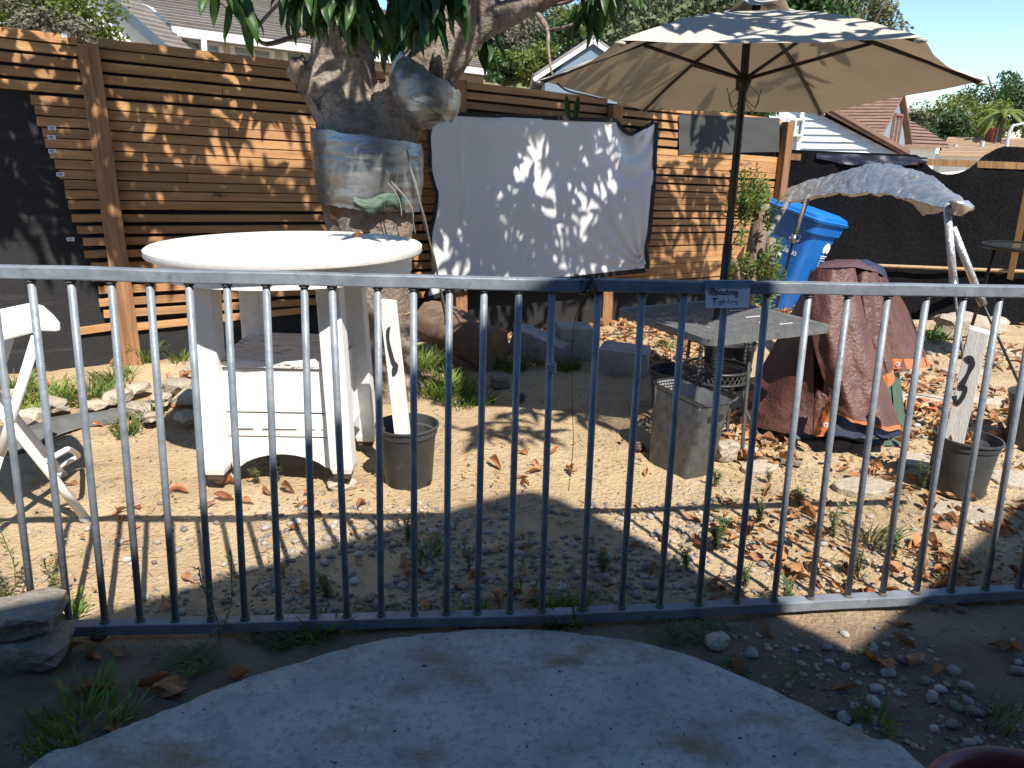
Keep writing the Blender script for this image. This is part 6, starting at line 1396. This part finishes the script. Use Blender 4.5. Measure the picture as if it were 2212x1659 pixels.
def zone(n, u0, u1, v0, v1, label, group, s0=.6, s1=1.05, dens=None, z=0):
    k = 0; t_ = 0
    while k < n and t_ < n*30:
        t_ += 1; u, v = rnd(u0, u1), rnd(v0, v1); p = G(u, v)
        if dens is not None and noise.noise(p*2.3+Vector((1, 7, 2))) < dens: continue
        if inslab(p, -.03): continue
        p.z = gh(p.x, p.y)+.004+z; dry(p, label, group, rnd(s0, s1)); k += 1
zone(90, 1540, 2215, 930, 1310, 'curled dry orange leaf on the weedy dirt behind the right railing panel', 'dry leaves behind the right railing panel', .55, 1.0, -.12)
zone(45, 1270, 1560, 690, 800, 'dry brown leaf in the drift around the cement blocks', 'dry leaves around the cement blocks', .7, 1.1)
zone(11, 990, 1400, 955, 1050, 'lone orange leaf on the bare sunlit sand before the blocks', 'dry leaves on the bare sand', .6, .9)
zone(26, 600, 1520, 1110, 1330, 'dry orange leaf among the shaded pebbles behind the railing', 'dry leaves among the shaded pebbles', .5, .9)
zone(20, 60, 460, 800, 930, 'dry leaf among the pale stones below the left fence', 'dry leaves among the stones below the left fence', .6, 1)
zone(9, 130, 420, 980, 1330, 'dry leaf on the sunlit sand by the folding chair', 'dry leaves on the sand by the chair', .5, .8)
zone(12, 440, 810, 1050, 1105, 'dry leaf at the feet of the round table', 'dry leaves at the feet of the round table', .6, .95)
for o_ in list(COL.objects):
    if o_.get('group', '').startswith('broken stones'): w_ = where(o_.location); o_['label'] = 'pale broken stone '+w_ if w_ else o_['label']
zone(9, 20, 560, 1395, 1600, 'large brown leaf on the dark soil left of the patio slab', 'dry leaves on the soil left of the slab', .8, 1.2)
zone(12, 1560, 2200, 1340, 1640, 'dry leaf on the shaded dirt right of the patio slab', 'dry leaves on the dirt right of the slab', .6, 1.0)
zone(26, 1880, 2215, 800, 960, 'dry leaf between the flagstones at right', 'dry leaves between the flagstones', .7, 1.05, -.2)
zone(10, 880, 1120, 1335, 1350, 'dry leaf caught against the railing foot by the slab', 'dry leaves against the railing foot', .6, .9)
for k in range(13):
    a = rnd(0, 6.28); r_ = rnd(0, .10); dry(Vector((pc2.x+math.cos(a)*r_, pc2.y+math.sin(a)*r_, .215+rnd(0, .035))), 'dry leaf heaped in the pot with the number three board', 'dry leaves heaped in the pot', rnd(.6, .95), .9)
dry(Y(783, 527, 3.62)*1, 'single curled brown leaf on the round white tabletop', None, .75, .3).location.z = ZTOP+.004
# leaf litter that cannot be counted
LT = MB(); pr_ = [([v.co.copy() for v in me_.vertices], [list(p.vertices) for p in me_.polygons]) for me_ in DL]
def litter(n, u0, u1, v0, v1, s0, s1, dens=-.1):
    for i in range(n):
        u, v = rnd(u0, u1), rnd(v0, v1); p = G(u, v)
        if noise.noise(p*2.3+Vector((1, 7, 2))) < dens: continue
        vs, fs_ = R.choice(pr_); m4 = Matrix.Translation(Vector((p.x, p.y, gh(p.x, p.y)+.002+rnd(0, .03)))) @ Matrix.Rotation(rnd(0, 6.28), 4, 'Z') @ Matrix.Rotation(rnd(-.6, .6), 4, 'X') @ Matrix.Scale(rnd(s0, s1), 4); LT.add([m4 @ q for q in vs], fs_)
litter(620, 1060, 1600, 678, 800, .5, .95, -.5); litter(260, 1600, 1720, 640, 720, .6, 1); litter(620, 1540, 2215, 880, 1310, .2, .6, -.05); litter(330, 60, 1540, 950, 1330, .12, .3, -.1); litter(380, 1860, 2215, 700, 960, .45, .85, -.15); litter(220, 20, 480, 780, 930, .35, .75); litter(120, 1560, 1720, 900, 1010, .5, .9, -.4)
stuff(LT.build('leaf_litter', 'litter', None, True))
mb = MB()
for i in range(46):
    p = G(rnd(350, 1750), rnd(1390, 1655), .05); s_ = rnd(.002, .006)
    if inslab(p, .06): mb.rock(p+Vector((0, 0, s_*.3)), (s_*rnd(1, 2.2), s_, s_*.6), i, rnd(0, 3), .2, .3, 1)
stuff(mb.build('slab_debris', 'rust'))
# ================================================================== pebbles
def pebble_mesh(seed):
    mb = MB(); mb.rock((0, 0, .35), (1.15, .85, .62), seed, 0, .15, .18, 2); o = mb.build('pebble', 'pebble', None, True); me_ = o.data; bpy.data.objects.remove(o); return me_
PBM = [pebble_mesh(s) for s in (1, 2, 3, 4)]
def pebz(n, u0, u1, v0, v1, s0, s1, label, group):
    k = 0
    while k < n:
        p = G(rnd(u0, u1), rnd(v0, v1)); k += 1
        if inslab(p, .0): continue
        s = rnd(s0, s1); m4 = Matrix.Translation(Vector((p.x, p.y, gh(p.x, p.y)-.12*s))) @ Matrix.Rotation(rnd(0, 6.28), 4, 'Z') @ Matrix.Scale(s, 4); o = inst('pebble', R.choice(PBM), m4); w_ = where(p); tag(o, (label.split('pebble')[0]+'pebble '+w_) if w_ else label, 'pebble', group)
pebz(95, 620, 1480, 1120, 1335, .022, .048, 'rounded grey pebble in the shaded patch behind the railing', 'pebbles in the shaded patch')
pebz(36, 150, 760, 1080, 1330, .018, .04, 'small pebble on the sunlit sand behind the left railing', 'pebbles on the sunlit sand')
pebz(34, 1500, 2200, 1000, 1320, .02, .042, 'pebble among the weeds behind the right railing panel', 'pebbles among the weeds')
pebz(46, 1560, 2200, 1370, 1640, .02, .045, 'pebble on the shaded dirt right of the patio slab', 'pebbles right of the patio slab')
pebz(24, 1860, 2160, 820, 1000, .025, .055, 'grey pebble between the flagstones at right', 'pebbles between the flagstones')
GV = MB(); ico = bmesh.new(); bmesh.ops.create_icosphere(ico, subdivisions=1, radius=.5); iv = [v.co.copy() for v in ico.verts]; ifc = [[x.index for x in f.verts] for f in ico.faces]; ico.free()
def gravel(n, u0, u1, v0, v1, s0, s1, dens=-.2):
    for i in range(n):
        p = G(rnd(u0, u1), rnd(v0, v1))
        if noise.noise(p*3.1) < dens or inslab(p, .0): continue
        s = s0*(s1/s0)**rnd(0, 1)**2 if False else s0 + (s1-s0)*R.random()**2; Mx = Matrix.Rotation(rnd(0, 6.28), 3, 'Z') @ Matrix.Diagonal((s*rnd(.8, 1.4), s, s*rnd(.5, .8))); c = Vector((p.x, p.y, gh(p.x, p.y)+s*.1)); GV.add([c + Mx @ (q*(1+.25*noise.noise(q*3+c*9))) for q in iv], ifc)
gravel(2300, 560, 1520, 1085, 1345, .008, .032, -.25); gravel(1900, 60, 1000, 950, 1340, .005, .016, -.15); gravel(1600, 1480, 2215, 960, 1320, .006, .024, -.1); gravel(700, 1540, 2215, 1350, 1655, .006, .026, -.2); gravel(1300, 900, 1500, 840, 1090, .005, .015, -.1); gravel(260, 0, 640, 1370, 1640, .006, .018, 0); gravel(350, 1800, 2215, 800, 1010, .01, .03, -.2); gravel(170, 1900, 2215, 740, 980, .03, .07, -.1)
stuff(GV.build('gravel', 'gravel', None, True))
# ================================================================== grass, weeds
def blades(mb, c, n, h, sp, lean=.6, w_=.0035):
    for i in range(n):
        a = rnd(0, 6.28); b = c + Vector((math.cos(a)*rnd(0, sp), math.sin(a)*rnd(0, sp), -.006)); d = Vector((math.cos(a)*lean*rnd(.2, 1.2)+rnd(-.2, .2), math.sin(a)*lean*rnd(.2, 1.2)+rnd(-.2, .2), 1)); hh = h*rnd(.5, 1.15); s = Vector((-math.sin(a+1), math.cos(a+1), 0))*w_
        p1 = b + d*hh*.5; p2 = b + d*hh*.85 + Vector((d.x, d.y, -.3))*hh*.25; p3 = p2 + Vector((d.x*.6, d.y*.6, -.25))*hh*.35
        mb.add([b-s, b+s, p1-s*.9, p1+s*.9, p2-s*.6, p2+s*.6, p3], [[0, 1, 3, 2], [2, 3, 5, 4], [4, 5, 6]])
tufts = [((320, 806), 60, .19, .05, 'bright green grass tuft at the foot of the thick left fence post'), ((95, 868), 190, .15, .16, 'grass tuft growing under the folding chair back'), ((190, 862), 260, .13, .2, 'wide grass patch below the black cloth skirt'), ((30, 858), 130, .16, .12, 'tall grass at the left edge below the black cloth'), ((250, 835), 120, .12, .12, 'grass patch between the post and the wide grass patch'), ((395, 800), 60, .1, .08, 'sparse grass above the stones left of the round table'), ((275, 940), 70, .13, .07, 'spiky grass tuft at the end of the weed fabric'), ((330, 915), 40, .16, .05, 'grass tuft in the shadow of the round table'),
 ((55, 905), 120, .12, .13, 'grass tuft between the stones behind the chair legs'), ((792, 800), 180, .18, .09, 'grass tuft tucked against the left of the trunk'), ((905, 800), 260, .2, .15, 'dark grass tuft right of the trunk base'), ((960, 850), 420, .17, .2, 'shaded dark grass patch below the thick log'), ((1010, 870), 200, .11, .16, 'low shaded grass on the sand edge below the log'), ((890, 690), 90, .28, .09, 'tall dark grass between the trunk and the log'), ((1110, 800), 130, .13, .1, 'grass between the log end and tilted block'), ((1225, 800), 110, .12, .08, 'small grass tuft before the upright block'),
 ((1190, 690), 20, .22, .06, 'pale long grass blades behind the cement blocks'), ((1120, 690), 26, .16, .1, 'grass under the screen behind the blocks'), ((1440, 752), 70, .10, .1, 'straw coloured tuft behind the mesh table legs'), ((2010, 735), 150, .14, .16, 'bright yellow green grass patch right of the brown tarp'), ((1975, 758), 60, .10, .07, 'grass tuft at the flagstone edge behind the tarp'),
 ((1027, 1335), 60, .09, .03, 'bright grass tuft at the railing foot above the slab'), ((1215, 1345), 130, .10, .07, 'wide grass tuft spilling over the top of the slab edge'), ((1180, 1318), 50, .09, .03, 'grass tuft behind the railing foot near the middle'), ((690, 1372), 70, .09, .06, 'grass tuft left on the slab edge by the railing'), ((165, 1560), 170, .10, .15, 'dark grass patch on the soil at the bottom left'), ((1665, 1190), 0, .1, .05, ''), ((930, 1200), 60, .10, .08, 'thin dry grass tuft in the shaded pebbles'), ((1880, 1170), 80, .11, .09, 'dry grass clump behind the right railing bars'), ((1895, 1560), 40, .09, .06, 'faint grass tuft on the shaded dirt right of the slab'), ((2140, 1560), 50, .09, .08, 'dry grass tuft near the terracotta pot'), ((150, 1330), 50, .08, .05, 'small grass tuft behind the stacked chunks')]
for (uv, n, h, sp, lb) in tufts:
    if not n: continue
    p = G(*uv); p.z = gh(p.x, p.y); mb = MB(); blades(mb, p, n, h, sp); tag(mb.build('grass_tuft', 'drygrass' if ('dry' in lb or 'straw' in lb) else 'grass', None, True), lb, 'grass')
def weed(p, h, n, mat, label, lean=(0, 0), leafL=.022, br=3):
    g = MB()
    for k in range(br):
        d = Vector((lean[0]+rnd(-.25, .25), lean[1]+rnd(-.25, .25), 1)).normalized(); hh = h*rnd(.6, 1); pts = [p + d*hh*t + Vector((.02*math.sin(t*4+k), .01*math.sin(t*5), 0))*hh*3 for t in (0, .25, .5, .75, 1)]; g.tube(spl(pts, 3), .0016, 4)
        for i in range(n):
            t = rnd(.1, 1); q = lerp(pts[min(3, int(t*4))], pts[min(4, int(t*4)+1)], t*4-int(t*4) if t < 1 else 1); a = rnd(0, 6.28); e = Vector((math.cos(a), math.sin(a), rnd(0, .7))).normalized(); l = leafL*rnd(.6, 1.3); s = e.cross(Vector((0, 0, 1))).normalized()*l*.11; g.add([q, q+e*l*.5+s, q+e*l, q+e*l*.5-s], [[0, 1, 2, 3]])
    return tag(g.build('weed', mat, None, True), label, 'weed')
weed(G(22, 1310), .34, 70, 'drygrass', 'tall feathery weed leaning behind the far left railing bars', (-.08, -.1), .03, 4)
weed(G(130, 1300), .22, 50, 'drygrass', 'thin branching weed between the second and third left bars', (-.1, 0), .025, 3)
weed(G(465, 1395), .34, 60, 'weed', 'tall thin green weed standing before the left railing', (-.02, .1), .024, 2)
weed(G(597, 1042), .19, 60, 'weed', 'feathery green weed under the arch of the round table', (.02, 0), .03, 2)
weed(G(555, 1045), .09, 40, 'drygrass', 'low yellow weed under the round table front', (0, 0), .02, 4)
weed(G(1545, 1190), .16, 90, 'weed', 'bushy green weed behind the railing below the paper sign', (0, 0), .024, 5)
weed(G(1798, 1165), .20, 60, 'drygrass', 'thin green weed stems behind the middle of the right panel', (0, 0), .022, 4)
weed(G(1985, 1060), .16, 60, 'weed', 'small weed growing at the left of the leafy pot', (0, 0), .02, 4)
weed(G(1700, 1310), .13, 60, 'weed', 'pale green weed at the sunlit railing foot', (0, 0), .022, 3)
weed(G(1580, 870), .13, 40, 'drygrass', 'thin yellowish weed rising behind the square bin', (.05, 0), .02, 2)
weed(G(1120, 1280), .16, 30, 'drygrass', 'wiry dry weed in the shaded pebbles', (0, 0), .016, 4)
weed(G(1010, 1235), .18, 30, 'drygrass', 'pale seed headed weed in the shaded pebbles', (.1, 0), .016, 4)
weed(G(1660, 1040), .07, 40, 'drygrass', 'small straw weed among leaves behind the sign panel', (0, 0), .02, 4)
for (u, v, h, mt, lb) in ((1640, 1130, .12, 'weed', 'small weed in the fourth gap near the sign panel foot'), (1725, 1090, .10, 'drygrass', 'straw weed between leaves midway behind the right panel'), (1850, 1245, .14, 'drygrass', 'dry branching weed close behind the right panel foot'), (1925, 1200, .13, 'weed', 'green weed close behind the bars left of the leafy pot'), (1610, 1270, .12, 'drygrass', 'pale weed at the sunlit edge of the roof shadow'),
                          (1480, 1230, .10, 'weed', 'low weed in shade left of the bushy weed'), (1300, 1240, .11, 'drygrass', 'thin weed in the pebbles right of the wire tie'), (880, 1170, .12, 'drygrass', 'thin stemmed weed near the edge of the roof shadow'), (705, 1290, .10, 'weed', 'low weed behind the left railing foot in shade'), (2060, 1230, .12, 'weed', 'weed in shade near the right end of the railing'), (1545, 1050, .09, 'drygrass', 'dry weed in front of the square bin corner')):
    weed(G(u, v), h, 60, mt, lb, (0, 0), .02, 4)
SW = MB()
for i in range(1500):
    u, v = rnd(20, 2215), rnd(820, 1340); p = G(u, v)
    if inslab(p, 0) or noise.noise(p*1.9+Vector((2, 2, 0))) < -.15: continue
    a = rnd(0, 6.28); l = rnd(.008, .04); d = Vector((math.cos(a), math.sin(a), 0)); q = Vector((p.x, p.y, gh(p.x, p.y)+.004)); s = Vector((-d.y, d.x, 0))*rnd(.0007, .0016)
    SW.add([q-d*l-s, q-d*l+s, q+d*l+s+Vector((0, 0, rnd(0, .008))), q+d*l-s, q+Vector((0, 0, .004))], [[0, 1, 4], [1, 2, 4], [2, 3, 4], [3, 0, 4]])
stuff(SW.build('straw_litter', 'stake'))
CG = MB()
def cover(n, u0, u1, v0, v1, h, dens=0):
    for i in range(n):
        u, v = rnd(u0, u1), rnd(v0, v1); p = G(u, v); 
        if noise.noise(p*4.1+Vector((3, 1, 0))) < dens: continue
        if inslab(p, .03): continue
        p.z = gh(p.x, p.y)
        for k in range(6):
            a = rnd(0, 6.28); e = Vector((math.cos(a), math.sin(a), rnd(.2, 1.4))).normalized(); l = h*rnd(.5, 1.3); q = p + e*l*.6; s = e.cross(Vector((0, 0, 1))).normalized()*.004; f = Vector((math.cos(a+1), math.sin(a+1), .2))*.012
            CG.add([p, p+s*.3, q], [[0, 1, 2]]); CG.add([q, q+f*.6+s, q+f*1.3, q+f*.6-s], [[0, 1, 2, 3]])
for i in range(14):
    t = i/13; u = lerp(400, 850, t); v = lerp(1462, 1352, t**.8); cover(44, u-60, u+60, v-38, v+4, .05, -.1)
cover(130, 500, 720, 1345, 1400, .06, -.2); cover(110, 1380, 1560, 1350, 1395, .05, -.1); cover(150, 1560, 1720, 1420, 1500, .03, -.1); cover(160, 0, 420, 1400, 1640, .035, .05); cover(420, 1500, 2215, 1000, 1310, .04, .02); cover(150, 850, 1400, 1130, 1330, .03, .1); cover(110, 1600, 2215, 1380, 1640, .03, .15)
stuff(CG.build('ground_cover', 'weed'))
